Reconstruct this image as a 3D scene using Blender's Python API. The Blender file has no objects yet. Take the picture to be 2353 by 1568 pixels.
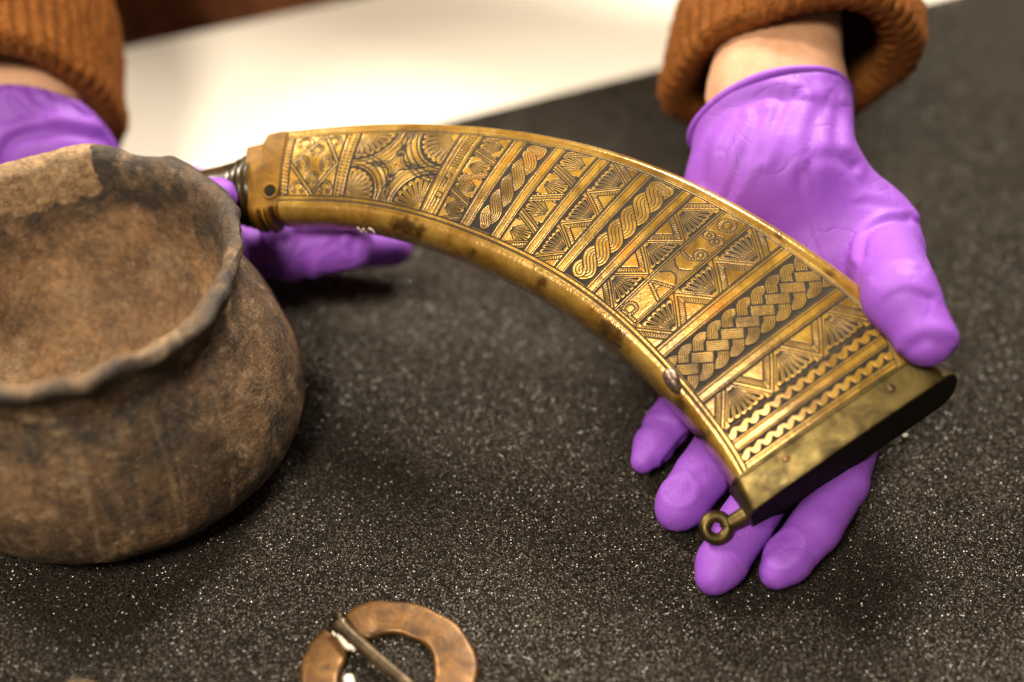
import bpy, math, random
import numpy as np
from mathutils import Vector

scene = bpy.context.scene
# ------------------------------------------------------------------ camera, light, exposure
PITCH = math.radians(43.0)
CAM = np.array([0.0, -0.5 * math.cos(PITCH), 0.5 * math.sin(PITCH)])
cd = bpy.data.cameras.new("camera")
cd.lens, cd.sensor_width, cd.sensor_fit = 45.0, 36.0, 'HORIZONTAL'
cd.clip_start, cd.clip_end = 0.02, 50.0
cd.dof.use_dof = True
cd.dof.focus_distance = 0.418
cd.dof.aperture_fstop = 3.0
cam = bpy.data.objects.new("camera", cd)
scene.collection.objects.link(cam)
cam.location = CAM
cam.rotation_euler = (math.pi / 2 - PITCH, 0, 0)
scene.camera = cam

world = bpy.data.worlds.new("World")
scene.world = world
world.use_nodes = True
bg = world.node_tree.nodes["Background"]
bg.inputs[0].default_value = (1.0, 0.80, 0.58, 1)
bg.inputs[1].default_value = 0.16


def area(name, loc, target, size, power, col):
    l = bpy.data.lights.new(name, 'AREA')
    l.shape, l.size, l.energy, l.color = 'DISK', size, power, col
    o = bpy.data.objects.new(name, l)
    scene.collection.objects.link(o)
    o.location = loc
    o.rotation_euler = (Vector(target) - Vector(loc)).to_track_quat('-Z', 'Y').to_euler()
    return o


area("ceiling_lamp", (-0.78, 0.46, 1.00), (0, 0, 0.03), 0.32, 23, (1.0, 0.86, 0.66))
area("ceiling_lamp", (-0.30, -0.68, 1.00), (0.0, 0, 0.03), 0.30, 20, (1.0, 0.86, 0.66))
area("ceiling_lamp", (0.38, 0.78, 1.0), (0.0, 0.15, 0.0), 0.40, 35, (1.0, 0.88, 0.70))
scene.view_settings.view_transform = 'Standard'
scene.view_settings.look = 'None'
scene.view_settings.exposure = 0.0
scene.view_settings.gamma = 1.0
scene.cycles.use_denoising = True
scene.cycles.max_bounces = 6

# ------------------------------------------------------------------ helpers
FPX = 45.0 / 36.0 * 2353.0
RX = np.array([1.0, 0, 0])
UX = np.array([0, math.sin(PITCH), math.cos(PITCH)])
BX = np.array([0, -math.cos(PITCH), math.sin(PITCH)])


def ray(x, y):
    return (x - 1176.5) / FPX * RX - (y - 784) / FPX * UX - BX


def at(x, y, z):
    """measured sight line meets the level z (metres above the table)"""
    d = ray(x, y)
    return CAM + d * ((z - CAM[2]) / d[2])


def unit(v):
    return v / np.linalg.norm(v)


HN = unit(BX - 0.20 * RX + 0.27 * UX)      # normal of the horn's flat face
HP = at(1300, 560, 0.078)


def onface(x, y, lift=0.0):
    d = ray(x, y)
    return CAM + d * (((HP - CAM) @ HN) / (d @ HN)) + HN * lift


def link(name, verts, faces, mat, parent=None, smooth=True, attrs=None):
    me = bpy.data.meshes.new(name)
    verts = np.asarray(verts, dtype=np.float32)
    faces = np.asarray(faces)
    if faces.dtype != object and faces.ndim == 2:
        k = faces.shape[1]
        me.vertices.add(len(verts))
        me.vertices.foreach_set("co", verts.ravel())
        me.loops.add(faces.size)
        me.loops.foreach_set("vertex_index", faces.astype(np.int32).ravel())
        me.polygons.add(len(faces))
        me.polygons.foreach_set("loop_start", (np.arange(len(faces)) * k).astype(np.int32))
        me.update(calc_edges=True)
    else:
        me.from_pydata(verts.tolist(), [], [list(f) for f in faces])
    me.validate()
    if smooth:
        me.polygons.foreach_set("use_smooth", np.ones(len(me.polygons), dtype=bool))
    for k, v in (attrs or {}).items():
        a = me.attributes.new(k, 'FLOAT', 'POINT')
        a.data.foreach_set("value", np.asarray(v, dtype=np.float32).ravel())
    me.materials.append(mat)
    o = bpy.data.objects.new(name, me)
    scene.collection.objects.link(o)
    if parent is not None:
        o.parent = parent
    return o


def empty(name, loc):
    o = bpy.data.objects.new(name, None)
    o.empty_display_size = 0.02
    scene.collection.objects.link(o)
    o.location = loc
    return o


def adopt(o, parent):
    o.parent = parent
    o.matrix_parent_inverse = parent.matrix_basis.inverted()


def tag(o, label, cat, group=None):
    o["label"], o["category"] = label, cat
    if group:
        o["group"] = group
    return o


def hash3(i, j, k, seed):
    h = (i * 374761393 + j * 668265263 + k * 2147483647 + seed * 144665) & 0xffffffff
    h = ((h ^ (h >> 13)) * 1274126177) & 0xffffffff
    h = h ^ (h >> 16)
    return (h & 0xffff) / 65535.0


def vnoise(p, scale, seed=0, octaves=1):
    """smooth value noise in -1..1 on points p (n,3)"""
    tot, amp, s = 0.0, 1.0, 0.0
    for o in range(octaves):
        q = np.asarray(p) * scale * (2 ** o) + 100.0
        i = np.floor(q).astype(np.int64)
        f = q - i
        f = f * f * (3 - 2 * f)
        r = 0
        for dx in (0, 1):
            for dy in (0, 1):
                for dz in (0, 1):
                    w = (f[..., 0] if dx else 1 - f[..., 0]) * (f[..., 1] if dy else 1 - f[..., 1]) * (f[..., 2] if dz else 1 - f[..., 2])
                    r = r + w * hash3(i[..., 0] + dx, i[..., 1] + dy, i[..., 2] + dz, seed + o)
        tot = tot + amp * (2 * r - 1)
        s += amp
        amp *= 0.5
    return tot / s


def grid_faces(nr, nc, close=False):
    i, j = np.meshgrid(np.arange(nr - 1), np.arange(nc if close else nc - 1), indexing='ij')
    j2 = (j + 1) % nc
    return np.stack([i * nc + j, i * nc + j2, (i + 1) * nc + j2, (i + 1) * nc + j], -1).reshape(-1, 4)


def smooth_curve(pts, n):
    """Catmull-Rom through pts, n samples"""
    p = np.asarray(pts, float)
    p = np.vstack([2 * p[0] - p[1], p, 2 * p[-1] - p[-2]])
    m = len(p) - 3
    t = np.linspace(0, m - 1e-6, n)
    i = t.astype(int)
    f = (t - i)[:, None]
    a, b, c, d = p[i], p[i + 1], p[i + 2], p[i + 3]
    return 0.5 * (2 * b + (c - a) * f + (2 * a - 5 * b + 4 * c - d) * f ** 2 + (3 * b - a - 3 * c + d) * f ** 3)


def tube(path, radii, sides=16, caps=True, closed=False, squash=None):
    path = np.asarray(path, float)
    n = len(path)
    radii = np.broadcast_to(np.asarray(radii, float), (n,))
    if closed:
        tan = np.roll(path, -1, 0) - np.roll(path, 1, 0)
    else:
        tan = np.gradient(path, axis=0)
    tan /= np.linalg.norm(tan, axis=1, keepdims=True)
    ref = np.array([0, 0, 1.0]) if abs(tan[0][2]) < 0.9 else np.array([1.0, 0, 0])
    u = unit(np.cross(ref, tan[0]))
    V = []
    th = np.linspace(0, 2 * math.pi, sides, endpoint=False)
    for k in range(n):
        u = unit(u - tan[k] * (u @ tan[k]))
        w = np.cross(tan[k], u)
        V.append(path[k] + radii[k] * (np.cos(th)[:, None] * u + np.sin(th)[:, None] * w))
    V = np.vstack(V)
    F = grid_faces(n, sides, True).tolist()
    if closed:
        b = (n - 1) * sides
        # best-matching offset to join the ends
        off = int(np.argmin([np.linalg.norm(V[b] - V[s]) for s in range(sides)]))
        F += [[b + j, b + (j + 1) % sides, (off + j + 1) % sides, (off + j) % sides] for j in range(sides)]
    elif caps:
        F.append(list(range(sides))[::-1])
        F.append([(n - 1) * sides + j for j in range(sides)])
    return V, F


def join(parts):
    V, F, o = [], [], 0
    for v, f in parts:
        V.append(np.asarray(v))
        F += [[i + o for i in q] for q in f]
        o += len(v)
    return np.vstack(V), np.array(F, dtype=object)


def sphere(c, r, seg=16, rings=10):
    th = np.linspace(0, 2 * math.pi, seg, endpoint=False)
    ph = np.linspace(-math.pi / 2 + 0.05, math.pi / 2 - 0.05, rings)
    V = np.array([[math.cos(p) * math.cos(t), math.cos(p) * math.sin(t), math.sin(p)] for p in ph for t in th])
    F = grid_faces(rings, seg, True).tolist() + [list(range(seg))[::-1], [(rings - 1) * seg + j for j in range(seg)]]
    return V * np.asarray(r) + np.asarray(c), F


# ------------------------------------------------------------------ smooth solids from round cones (surface nets)
def solid(prims, voxel, cut=None, disp=None):
    """prims: (p0, p1, r0, r1, blend). cut: list of (point, normal) half spaces removed on the normal's side."""
    P0 = np.array([p[0] for p in prims]); P1 = np.array([p[1] for p in prims])
    rm = max(max(p[2], p[3]) for p in prims)
    lo = np.minimum(P0, P1).min(0) - rm - 4 * voxel
    hi = np.maximum(P0, P1).max(0) + rm + 4 * voxel
    n = np.ceil((hi - lo) / voxel).astype(int) + 1
    D = np.full(n, 1.0, dtype=np.float32)
    ax = [lo[i] + voxel * np.arange(n[i]) for i in range(3)]
    for a, b, r0, r1, k in prims:
        m = max(r0, r1) + k + 3 * voxel
        l = np.maximum(np.floor((np.minimum(a, b) - m - lo) / voxel).astype(int), 0)
        h = np.minimum(np.ceil((np.maximum(a, b) + m - lo) / voxel).astype(int) + 1, n)
        X = ax[0][l[0]:h[0], None, None] - a[0]
        Y = ax[1][None, l[1]:h[1], None] - a[1]
        Z = ax[2][None, None, l[2]:h[2]] - a[2]
        ba = b - a
        L2 = max(ba @ ba, 1e-12)
        t = np.clip((X * ba[0] + Y * ba[1] + Z * ba[2]) / L2, 0, 1)
        d = np.sqrt((X - t * ba[0]) ** 2 + (Y - t * ba[1]) ** 2 + (Z - t * ba[2]) ** 2) - (r0 + (r1 - r0) * t)
        s = D[l[0]:h[0], l[1]:h[1], l[2]:h[2]]
        hh = np.maximum(k - np.abs(s - d), 0) / k
        D[l[0]:h[0], l[1]:h[1], l[2]:h[2]] = np.minimum(s, d) - hh * hh * k * 0.25
    for p, nn in (cut or []):
        q = (ax[0][:, None, None] - p[0]) * nn[0] + (ax[1][None, :, None] - p[1]) * nn[1] + (ax[2][None, None, :] - p[2]) * nn[2]
        D = np.maximum(D, q)
    ins = D < 0
    c = np.zeros(np.array(n) - 1, dtype=np.int8)
    for dx in (0, 1):
        for dy in (0, 1):
            for dz in (0, 1):
                c += ins[dx:n[0] - 1 + dx, dy:n[1] - 1 + dy, dz:n[2] - 1 + dz]
    act = (c > 0) & (c < 8)
    idx = np.full(act.shape, -1, dtype=np.int64)
    I = np.argwhere(act)
    idx[act] = np.arange(len(I))
    acc = np.zeros((len(I), 3)); cnt = np.zeros(len(I))
    cr = [(x, y, z) for x in (0, 1) for y in (0, 1) for z in (0, 1)]
    val = {q: D[I[:, 0] + q[0], I[:, 1] + q[1], I[:, 2] + q[2]] for q in cr}
    for q in cr:
        for axx in range(3):
            if q[axx] == 0:
                r = list(q); r[axx] = 1; r = tuple(r)
                a, b = val[q], val[r]
                m = (a < 0) != (b < 0)
                t = a[m] / (a[m] - b[m])
                pt = np.repeat(np.array(q, float)[None], m.sum(), 0)
                pt[:, axx] = t
                acc[m] += pt; cnt[m] += 1
    V = (I + acc / cnt[:, None]) * voxel + lo
    F = []
    for axx in range(3):
        o1, o2 = [(1, 2), (2, 0), (0, 1)][axx]
        s0 = [slice(1, -1)] * 3; s0[axx] = slice(0, -1)
        s1 = [slice(1, -1)] * 3; s1[axx] = slice(1, None)
        a, b = ins[tuple(s0)], ins[tuple(s1)]
        for flag, flip in ((a & ~b, False), (~a & b, True)):
            e = np.argwhere(flag)
            if not len(e):
                continue
            e = e + 1
            e[:, axx] -= 1
            q = []
            for d1, d2 in ((-1, -1), (0, -1), (0, 0), (-1, 0)):
                w = e.copy(); w[:, o1] += d1; w[:, o2] += d2
                q.append(idx[w[:, 0], w[:, 1], w[:, 2]])
            q = np.stack(q, -1)
            F.append(q[:, ::-1] if flip else q)
    F = np.vstack(F)
    # relax once or twice for an even skin
    for _ in range(3):
        s = np.zeros_like(V); k = np.zeros(len(V))
        for a, b in ((0, 1), (1, 2), (2, 3), (3, 0)):
            np.add.at(s, F[:, a], V[F[:, b]]); np.add.at(k, F[:, a], 1)
            np.add.at(s, F[:, b], V[F[:, a]]); np.add.at(k, F[:, b], 1)
        V = 0.5 * V + 0.5 * s / k[:, None]
    if disp is not None:
        fn = np.cross(V[F[:, 2]] - V[F[:, 0]], V[F[:, 3]] - V[F[:, 1]])
        N = np.zeros_like(V)
        for a in range(4):
            np.add.at(N, F[:, a], fn)
        N /= np.linalg.norm(N, axis=1, keepdims=True) + 1e-12
        V = V + N * disp(V)[:, None]
    return V, F


# ------------------------------------------------------------------ materials
def material(name):
    m = bpy.data.materials.new(name)
    m.use_nodes = True
    t = m.node_tree
    return m, t, t.nodes["Principled BSDF"]


def N(t, kind, **kw):
    n = t.nodes.new(kind)
    for k, v in kw.items():
        if k in n.inputs:
            n.inputs[k].default_value = v
        else:
            setattr(n, k, v)
    return n


def coords(t, scale=(1, 1, 1)):
    g = N(t, "ShaderNodeNewGeometry")
    mp = N(t, "ShaderNodeMapping")
    mp.inputs["Scale"].default_value = scale
    t.links.new(g.outputs["Position"], mp.inputs["Vector"])
    return mp.outputs["Vector"]


def noise(t, co, scale, detail=4, rough=0.6, dist=0.0):
    n = N(t, "ShaderNodeTexNoise", Scale=scale, Detail=detail, Roughness=rough, Distortion=dist)
    t.links.new(co, n.inputs["Vector"])
    return n.outputs["Fac"]


def ramp(t, fac, stops):
    r = N(t, "ShaderNodeValToRGB")
    e = r.color_ramp.elements
    while len(e) < len(stops):
        e.new(0.5)
    for k, (p, c) in enumerate(stops):
        e[k].position = p
        e[k].color = tuple(c) + (1,) if len(c) == 3 else c
    t.links.new(fac, r.inputs["Fac"])
    return r.outputs["Color"]


def mix(t, fac, a, b, blend='MIX'):
    m = N(t, "ShaderNodeMix", data_type='RGBA', blend_type=blend)
    for s, i in ((fac, 0), (a, 6), (b, 7)):
        if isinstance(s, (int, float)):
            m.inputs[i].default_value = s
        elif isinstance(s, tuple):
            m.inputs[i].default_value = s + (1,)
        else:
            t.links.new(s, m.inputs[i])
    return m.outputs[2]


def bump(t, bsdf, h, strength, dist, prev=None):
    b = N(t, "ShaderNodeBump", Strength=strength, Distance=dist)
    t.links.new(h, b.inputs["Height"])
    if prev is not None:
        t.links.new(prev, b.inputs["Normal"])
    t.links.new(b.outputs["Normal"], bsdf.inputs["Normal"])
    return b.outputs["Normal"]


def attr(t, name):
    return N(t, "ShaderNodeAttribute", attribute_name=name).outputs["Fac"]


def math_node(t, op, a, b=None):
    m = N(t, "ShaderNodeMath", operation=op)
    for s, i in ((a, 0), (b, 1)):
        if s is None:
            continue
        if isinstance(s, (int, float)):
            m.inputs[i].default_value = s
        else:
            t.links.new(s, m.inputs[i])
    return m.outputs[0]


def make_materials():
    M = {}
    # polished engraved horn, dirt in the cuts
    for key in ("face", "side"):
        m, t, b = material("engraved_horn" if key == "face" else "polished_horn")
        co = coords(t)
        big = noise(t, co, 55, 5, 0.6, 0.6)
        if key == "face":
            c = ramp(t, big, [(0.30, (0.115, 0.060, 0.010)), (0.45, (0.25, 0.140, 0.020)), (0.56, (0.40, 0.238, 0.038)), (0.68, (0.44, 0.188, 0.010))])
        else:
            c = ramp(t, big, [(0.28, (0.14, 0.055, 0.008)), (0.43, (0.28, 0.150, 0.026)), (0.60, (0.38, 0.235, 0.055)), (0.75, (0.32, 0.150, 0.014))])
        mot = noise(t, co, 260, 4, 0.7, 0.3)
        c = mix(t, 0.45, c, ramp(t, mot, [(0.35, (0.45, 0.40, 0.34)), (0.6, (1, 1, 1))]), 'MULTIPLY')
        # pale rubbed scratches
        sc = coords(t, (900, 180, 600))
        s = noise(t, sc, 1.0, 2, 0.5, 0.4)
        c = mix(t, ramp(t, s, [(0.64, (0, 0, 0)), (0.76, (0.22, 0.22, 0.22))]), c, (0.55, 0.40, 0.17))
        g = attr(t, "groove")
        gr = ramp(t, g, [(0.10, (0, 0, 0)), (0.46, (1, 1, 1))])
        dirt = mix(t, noise(t, co, 900, 2), (0.006, 0.0045, 0.003), (0.016, 0.012, 0.007))
        c = mix(t, gr, c, dirt)
        st_ = attr(t, "stain")
        c = mix(t, st_, c, mix(t, noise(t, co, 500, 3), (0.018, 0.009, 0.004), (0.085, 0.040, 0.012)))
        t.links.new(c, b.inputs["Base Color"])
        lo_, hi_ = (0.17, 0.32) if key == "face" else (0.12, 0.26)
        r = ramp(t, noise(t, co, 120, 4), [(0.3, (lo_,) * 3), (0.7, (hi_,) * 3)])
        r = mix(t, gr, r, (0.75, 0.75, 0.75))
        t.links.new(r, b.inputs["Roughness"])
        met = mix(t, gr, (0.22, 0.22, 0.22) if key == "face" else (0.35, 0.35, 0.35), (0, 0, 0))
        t.links.new(met, b.inputs["Metallic"])
        b.inputs["Specular IOR Level"].default_value = 0.36 if key == "face" else 0.5
        pit = noise(t, co, 700, 3, 0.6)
        p = bump(t, b, pit, 0.15, 0.0006)
        bump(t, b, s, 0.10, 0.0004, p)
        M[key] = m
    # dark turned nozzle
    m, t, b = material("dark_horn")
    co = coords(t)
    c = ramp(t, noise(t, co, 120, 4), [(0.35, (0.012, 0.008, 0.004)), (0.7, (0.045, 0.028, 0.011))])
    t.links.new(c, b.inputs["Base Color"])
    b.inputs["Roughness"].default_value = 0.24
    M["dark"] = m
    # neck
    m, t, b = material("amber_horn")
    co = coords(t)
    c = ramp(t, noise(t, co, 130, 5, 0.6, 0.4), [(0.3, (0.06, 0.026, 0.003)), (0.5, (0.155, 0.074, 0.006)), (0.7, (0.25, 0.118, 0.007))])
    c = mix(t, attr(t, "groove"), c, (0.02, 0.012, 0.007))
    t.links.new(c, b.inputs["Base Color"])
    b.inputs["Roughness"].default_value = 0.42
    b.inputs["Specular IOR Level"].default_value = 0.15
    bump(t, b, noise(t, co, 500, 3), 0.1, 0.0006)
    M["amber"] = m
    # brass cap
    m, t, b = material("tarnished_brass")
    co = coords(t)
    c = ramp(t, noise(t, co, 90, 6, 0.65, 0.8), [(0.32, (0.028, 0.020, 0.008)), (0.45, (0.062, 0.045, 0.016)), (0.60, (0.125, 0.092, 0.030)), (0.74, (0.058, 0.040, 0.014))])
    t.links.new(c, b.inputs["Base Color"])
    b.inputs["Metallic"].default_value = 0.85
    t.links.new(ramp(t, noise(t, co, 160, 4), [(0.3, (0.38, 0.38, 0.38)), (0.7, (0.58, 0.58, 0.58))]), b.inputs["Roughness"])
    bump(t, b, noise(t, co, 350, 4), 0.12, 0.0006)
    M["brass"] = m
    m, t, b = material("blackened_wood")
    co = coords(t, (1, 1, 1))
    c = ramp(t, noise(t, co, 200, 4), [(0.3, (0.006, 0.005, 0.003)), (0.7, (0.02, 0.016, 0.008))])
    t.links.new(c, b.inputs["Base Color"])
    b.inputs["Roughness"].default_value = 0.8
    b.inputs["Specular IOR Level"].default_value = 0.1
    M["black"] = m
    m, t, b = material("worn_iron")
    co = coords(t)
    c = ramp(t, noise(t, co, 400, 4), [(0.35, (0.05, 0.035, 0.03)), (0.65, (0.30, 0.22, 0.17))])
    t.links.new(c, b.inputs["Base Color"])
    b.inputs["Metallic"].default_value = 0.8
    b.inputs["Roughness"].default_value = 0.38
    M["iron"] = m
    # violet gloves
    m, t, b = material("violet_nitrile")
    co = coords(t)
    c = mix(t, noise(t, co, 40, 3), (0.212, 0.062, 0.445), (0.245, 0.075, 0.495))
    t.links.new(c, b.inputs["Base Color"])
    b.inputs["Roughness"].default_value = 0.56
    b.inputs["Specular IOR Level"].default_value = 0.28
    b.inputs["Subsurface Weight"].default_value = 0.10
    b.inputs["Subsurface Radius"].default_value = (0.004, 0.0015, 0.005)
    b.inputs["Subsurface Scale"].default_value = 0.6
    w = noise(t, co, 60, 2, 0.5, 0.8)
    p = bump(t, b, w, 0.10, 0.0030)
    # thin stretched creases of the film
    for sc_, st_, ds_ in (((1, 1, 1), 0.16, 0.0010), ((2.2, 1, 1.4), 0.12, 0.0007)):
        n_ = noise(t, coords(t, sc_), 42 if sc_[0] == 1 else 75, 2, 0.5, 0.5)
        cr = math_node(t, 'ABSOLUTE', math_node(t, 'SUBTRACT', n_, 0.5))
        p = bump(t, b, ramp(t, cr, [(0.0, (0, 0, 0)), (0.028, (1, 1, 1))]), st_, ds_, p)
    bump(t, b, noise(t, co, 1400, 2), 0.06, 0.0003, p)
    M["glove"] = m
    m, t, b = material("skin")
    co = coords(t)
    c = mix(t, ramp(t, noise(t, co, 60, 5, 0.65), [(0.3, (0, 0, 0)), (0.7, (1, 1, 1))]), (0.42, 0.215, 0.12), (0.58, 0.345, 0.225))
    t.links.new(c, b.inputs["Base Color"])
    b.inputs["Roughness"].default_value = 0.62
    b.inputs["Subsurface Weight"].default_value = 0.25
    b.inputs["Subsurface Radius"].default_value = (0.008, 0.003, 0.0015)
    b.inputs["Subsurface Scale"].default_value = 0.7
    bump(t, b, noise(t, co, 700, 3), 0.08, 0.0005)
    M["skin"] = m
    m, t, b = material("rust_knit_wool")
    co = coords(t)
    fz = noise(t, co, 420, 5, 0.75)
    c = ramp(t, fz, [(0.3, (0.062, 0.019, 0.004)), (0.5, (0.165, 0.054, 0.010)), (0.72, (0.28, 0.105, 0.024))])
    t.links.new(c, b.inputs["Base Color"])
    b.inputs["Roughness"].default_value = 0.95
    b.inputs["Specular IOR Level"].default_value = 0.1
    b.inputs["Sheen Weight"].default_value = 0.25
    b.inputs["Sheen Tint"].default_value = (0.6, 0.25, 0.08, 1)
    bump(t, b, fz, 0.9, 0.003)
    M["wool"] = m
    m, t, b = material("shade_brown_lap_wool")  # lap cloth with the shade below the table put into its brown
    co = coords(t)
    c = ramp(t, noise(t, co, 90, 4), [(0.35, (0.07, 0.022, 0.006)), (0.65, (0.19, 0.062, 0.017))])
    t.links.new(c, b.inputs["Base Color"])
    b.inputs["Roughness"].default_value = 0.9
    M["shaded_lap"] = m
    # earthenware
    m, t, b = material("sooted_earthenware")
    co = coords(t)
    inner = attr(t, "inner")
    base = ramp(t, noise(t, co, 26, 6, 0.62, 0.5), [(0.28, (0.028, 0.021, 0.015)), (0.44, (0.062, 0.038, 0.021)), (0.56, (0.118, 0.070, 0.037)), (0.72, (0.175, 0.102, 0.052))])
    tan = ramp(t, noise(t, co, 30, 6, 0.6, 0.4), [(0.30, (0.095, 0.056, 0.030)), (0.5, (0.215, 0.126, 0.063)), (0.7, (0.34, 0.205, 0.105))])
    c = mix(t, inner, base, tan)
    fl = noise(t, co, 72, 7, 0.72, 0.25)
    c = mix(t, ramp(t, fl, [(0.52, (0, 0, 0)), (0.63, (0.85, 0.85, 0.85))]), c, (0.27, 0.185, 0.108))
    so = noise(t, co, 42, 8, 0.72, 0.3)
    c = mix(t, math_node(t, "MULTIPLY", ramp(t, so, [(0.48, (0, 0, 0)), (0.62, (0.88, 0.88, 0.88))]), math_node(t, "SUBTRACT", 1.0, math_node(t, "MULTIPLY", inner, 0.72))), c, (0.026, 0.021, 0.018))
    sp = noise(t, co, 900, 2, 0.6)
    c = mix(t, ramp(t, sp, [(0.62, (0, 0, 0)), (0.72, (0.55, 0.55, 0.55))]), c, (0.36, 0.25, 0.14))
    c = mix(t, math_node(t, "MULTIPLY", attr(t, "soot"), ramp(t, fl, [(0.52, (1, 1, 1)), (0.68, (0.25, 0.25, 0.25))])), c, (0.030, 0.026, 0.024))
    rep = ramp(t, noise(t, co, 260, 5), [(0.35, (0.20, 0.125, 0.065)), (0.65, (0.36, 0.245, 0.14))])
    c = mix(t, attr(t, "patch"), c, rep)
    gr = noise(t, co, 420, 8, 0.8, 0.2)
    c = mix(t, 1.0, c, ramp(t, gr, [(0.34, (0.42, 0.40, 0.38)), (0.50, (0.92, 0.91, 0.90)), (0.66, (1.5, 1.45, 1.4))]), 'MULTIPLY')
    sc = attr(t, "scratch")
    c = mix(t, math_node(t, 'MULTIPLY', sc, 0.22), c, (0.36, 0.25, 0.15))
    t.links.new(c, b.inputs["Base Color"])
    b.inputs["Roughness"].default_value = 0.62
    b.inputs["Specular IOR Level"].default_value = 0.35
    p = bump(t, b, noise(t, co, 130, 6, 0.75), 0.55, 0.0026)
    p = bump(t, b, noise(t, coords(t, (1, 1, 4.0)), 90, 6, 0.8, 0.3), 0.4, 0.0022, p)
    bump(t, b, noise(t, co, 700, 4, 0.75), 0.45, 0.0009, p)
    M["pot"] = m
    # copper brooch
    m, t, b = material("worn_copper")
    co = coords(t)
    c = ramp(t, noise(t, co, 110, 5, 0.65, 0.5), [(0.30, (0.050, 0.026, 0.012)), (0.48, (0.125, 0.060, 0.019)), (0.66, (0.20, 0.100, 0.029))])
    c = mix(t, ramp(t, noise(t, co, 300, 6, 0.75), [(0.54, (0, 0, 0)), (0.66, (0.8, 0.8, 0.8))]), c, (0.045, 0.030, 0.022))
    t.links.new(c, b.inputs["Base Color"])
    b.inputs["Metallic"].default_value = 0.55
    b.inputs["Roughness"].default_value = 0.42
    bump(t, b, noise(t, co, 350, 4), 0.2, 0.0006)
    M["copper"] = m
    m, t, b = material("dull_bronze")
    co = coords(t)
    c = ramp(t, noise(t, co, 300, 4), [(0.35, (0.03, 0.022, 0.013)), (0.65, (0.11, 0.075, 0.04))])
    t.links.new(c, b.inputs["Base Color"])
    b.inputs["Metallic"].default_value = 0.7
    b.inputs["Roughness"].default_value = 0.4
    M["bronze"] = m
    m, t, b = material("white_cotton")
    co = coords(t)
    c = mix(t, noise(t, co, 900, 3), (0.62, 0.55, 0.46), (0.85, 0.80, 0.72))
    t.links.new(c, b.inputs["Base Color"])
    b.inputs["Roughness"].default_value = 0.9
    M["white"] = m
    # white table
    m, t, b = material("white_laminate")
    co = coords(t)
    c = mix(t, noise(t, co, 8, 3), (0.85, 0.81, 0.74), (0.88, 0.845, 0.78))
    t.links.new(c, b.inputs["Base Color"])
    b.inputs["Roughness"].default_value = 0.45
    M["table"] = m
    # black glittering foam mat: each grain is a facet with its own tilt
    m, t, b = material("black_foam_grain")
    co = coords(t)
    v = N(t, "ShaderNodeTexVoronoi", Scale=2100.0)
    t.links.new(co, v.inputs["Vector"])
    sub = N(t, "ShaderNodeVectorMath", operation='SUBTRACT')
    t.links.new(v.outputs["Color"], sub.inputs[0]); sub.inputs[1].default_value = (0.5, 0.5, 0.5)
    scl = N(t, "ShaderNodeVectorMath", operation='SCALE'); scl.inputs["Scale"].default_value = 1.3
    t.links.new(sub.outputs[0], scl.inputs[0])
    add = N(t, "ShaderNodeVectorMath", operation='ADD'); add.inputs[1].default_value = (0, 0, 0.75)
    t.links.new(scl.outputs[0], add.inputs[0])
    nrm = N(t, "ShaderNodeVectorMath", operation='NORMALIZE')
    t.links.new(add.outputs[0], nrm.inputs[0])
    t.links.new(nrm.outputs[0], b.inputs["Normal"])
    sep = N(t, "ShaderNodeSeparateColor")
    t.links.new(v.outputs["Color"], sep.inputs[0])
    dist = ramp(t, v.outputs["Distance"], [(0.25, (1, 1, 1)), (0.55, (0, 0, 0))])
    grain = math_node(t, 'MULTIPLY', dist, ramp(t, sep.outputs[1], [(0.64, (0, 0, 0)), (0.96, (1, 1, 1))]))
    cl = noise(t, co, 60, 4, 0.6)
    c = mix(t, cl, (0.0115, 0.0096, 0.0078), (0.0185, 0.0155, 0.0125))
    c = mix(t, grain, c, (0.26, 0.225, 0.19))
    t.links.new(c, b.inputs["Base Color"])
    b.inputs["Roughness"].default_value = 0.28
    t.links.new(math_node(t, 'MULTIPLY', dist, 0.7), b.inputs["Specular IOR Level"])
    M["mat"] = m
    m, t, b = material("dark_floor")
    co = coords(t)
    c = mix(t, noise(t, co, 6, 4), (0.035, 0.018, 0.009), (0.06, 0.03, 0.014))
    t.links.new(c, b.inputs["Base Color"])
    b.inputs["Roughness"].default_value = 0.7
    M["floor"] = m
    return M


M = make_materials()
# ------------------------------------------------------------------ floor, table, mat
YAW = math.atan2(0.0595, 0.130)
EX = np.array([math.cos(YAW), math.sin(YAW), 0]); EY = np.array([-math.sin(YAW), math.cos(YAW), 0])


def slab(name, origin, x0, x1, y0, y1, z0, z1, mat, bev=0.001, parent=None):
    """rounded-edge board in the table's own directions"""
    def ringp(ins, z):
        return [origin + EX * x + EY * y + np.array([0, 0, z]) for x, y in ((x0 + ins, y0 + ins), (x1 - ins, y0 + ins), (x1 - ins, y1 - ins), (x0 + ins, y1 - ins))]
    V = ringp(bev, z0) + ringp(0, z0 + bev) + ringp(0, z1 - bev) + ringp(bev * 0.3, z1 - bev * 0.3) + ringp(bev, z1)
    F = [[3, 2, 1, 0], [16, 17, 18, 19]] + grid_faces(5, 4, True).tolist()
    return link(name, V, np.array(F, dtype=object), mat, parent, smooth=False)


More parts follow.
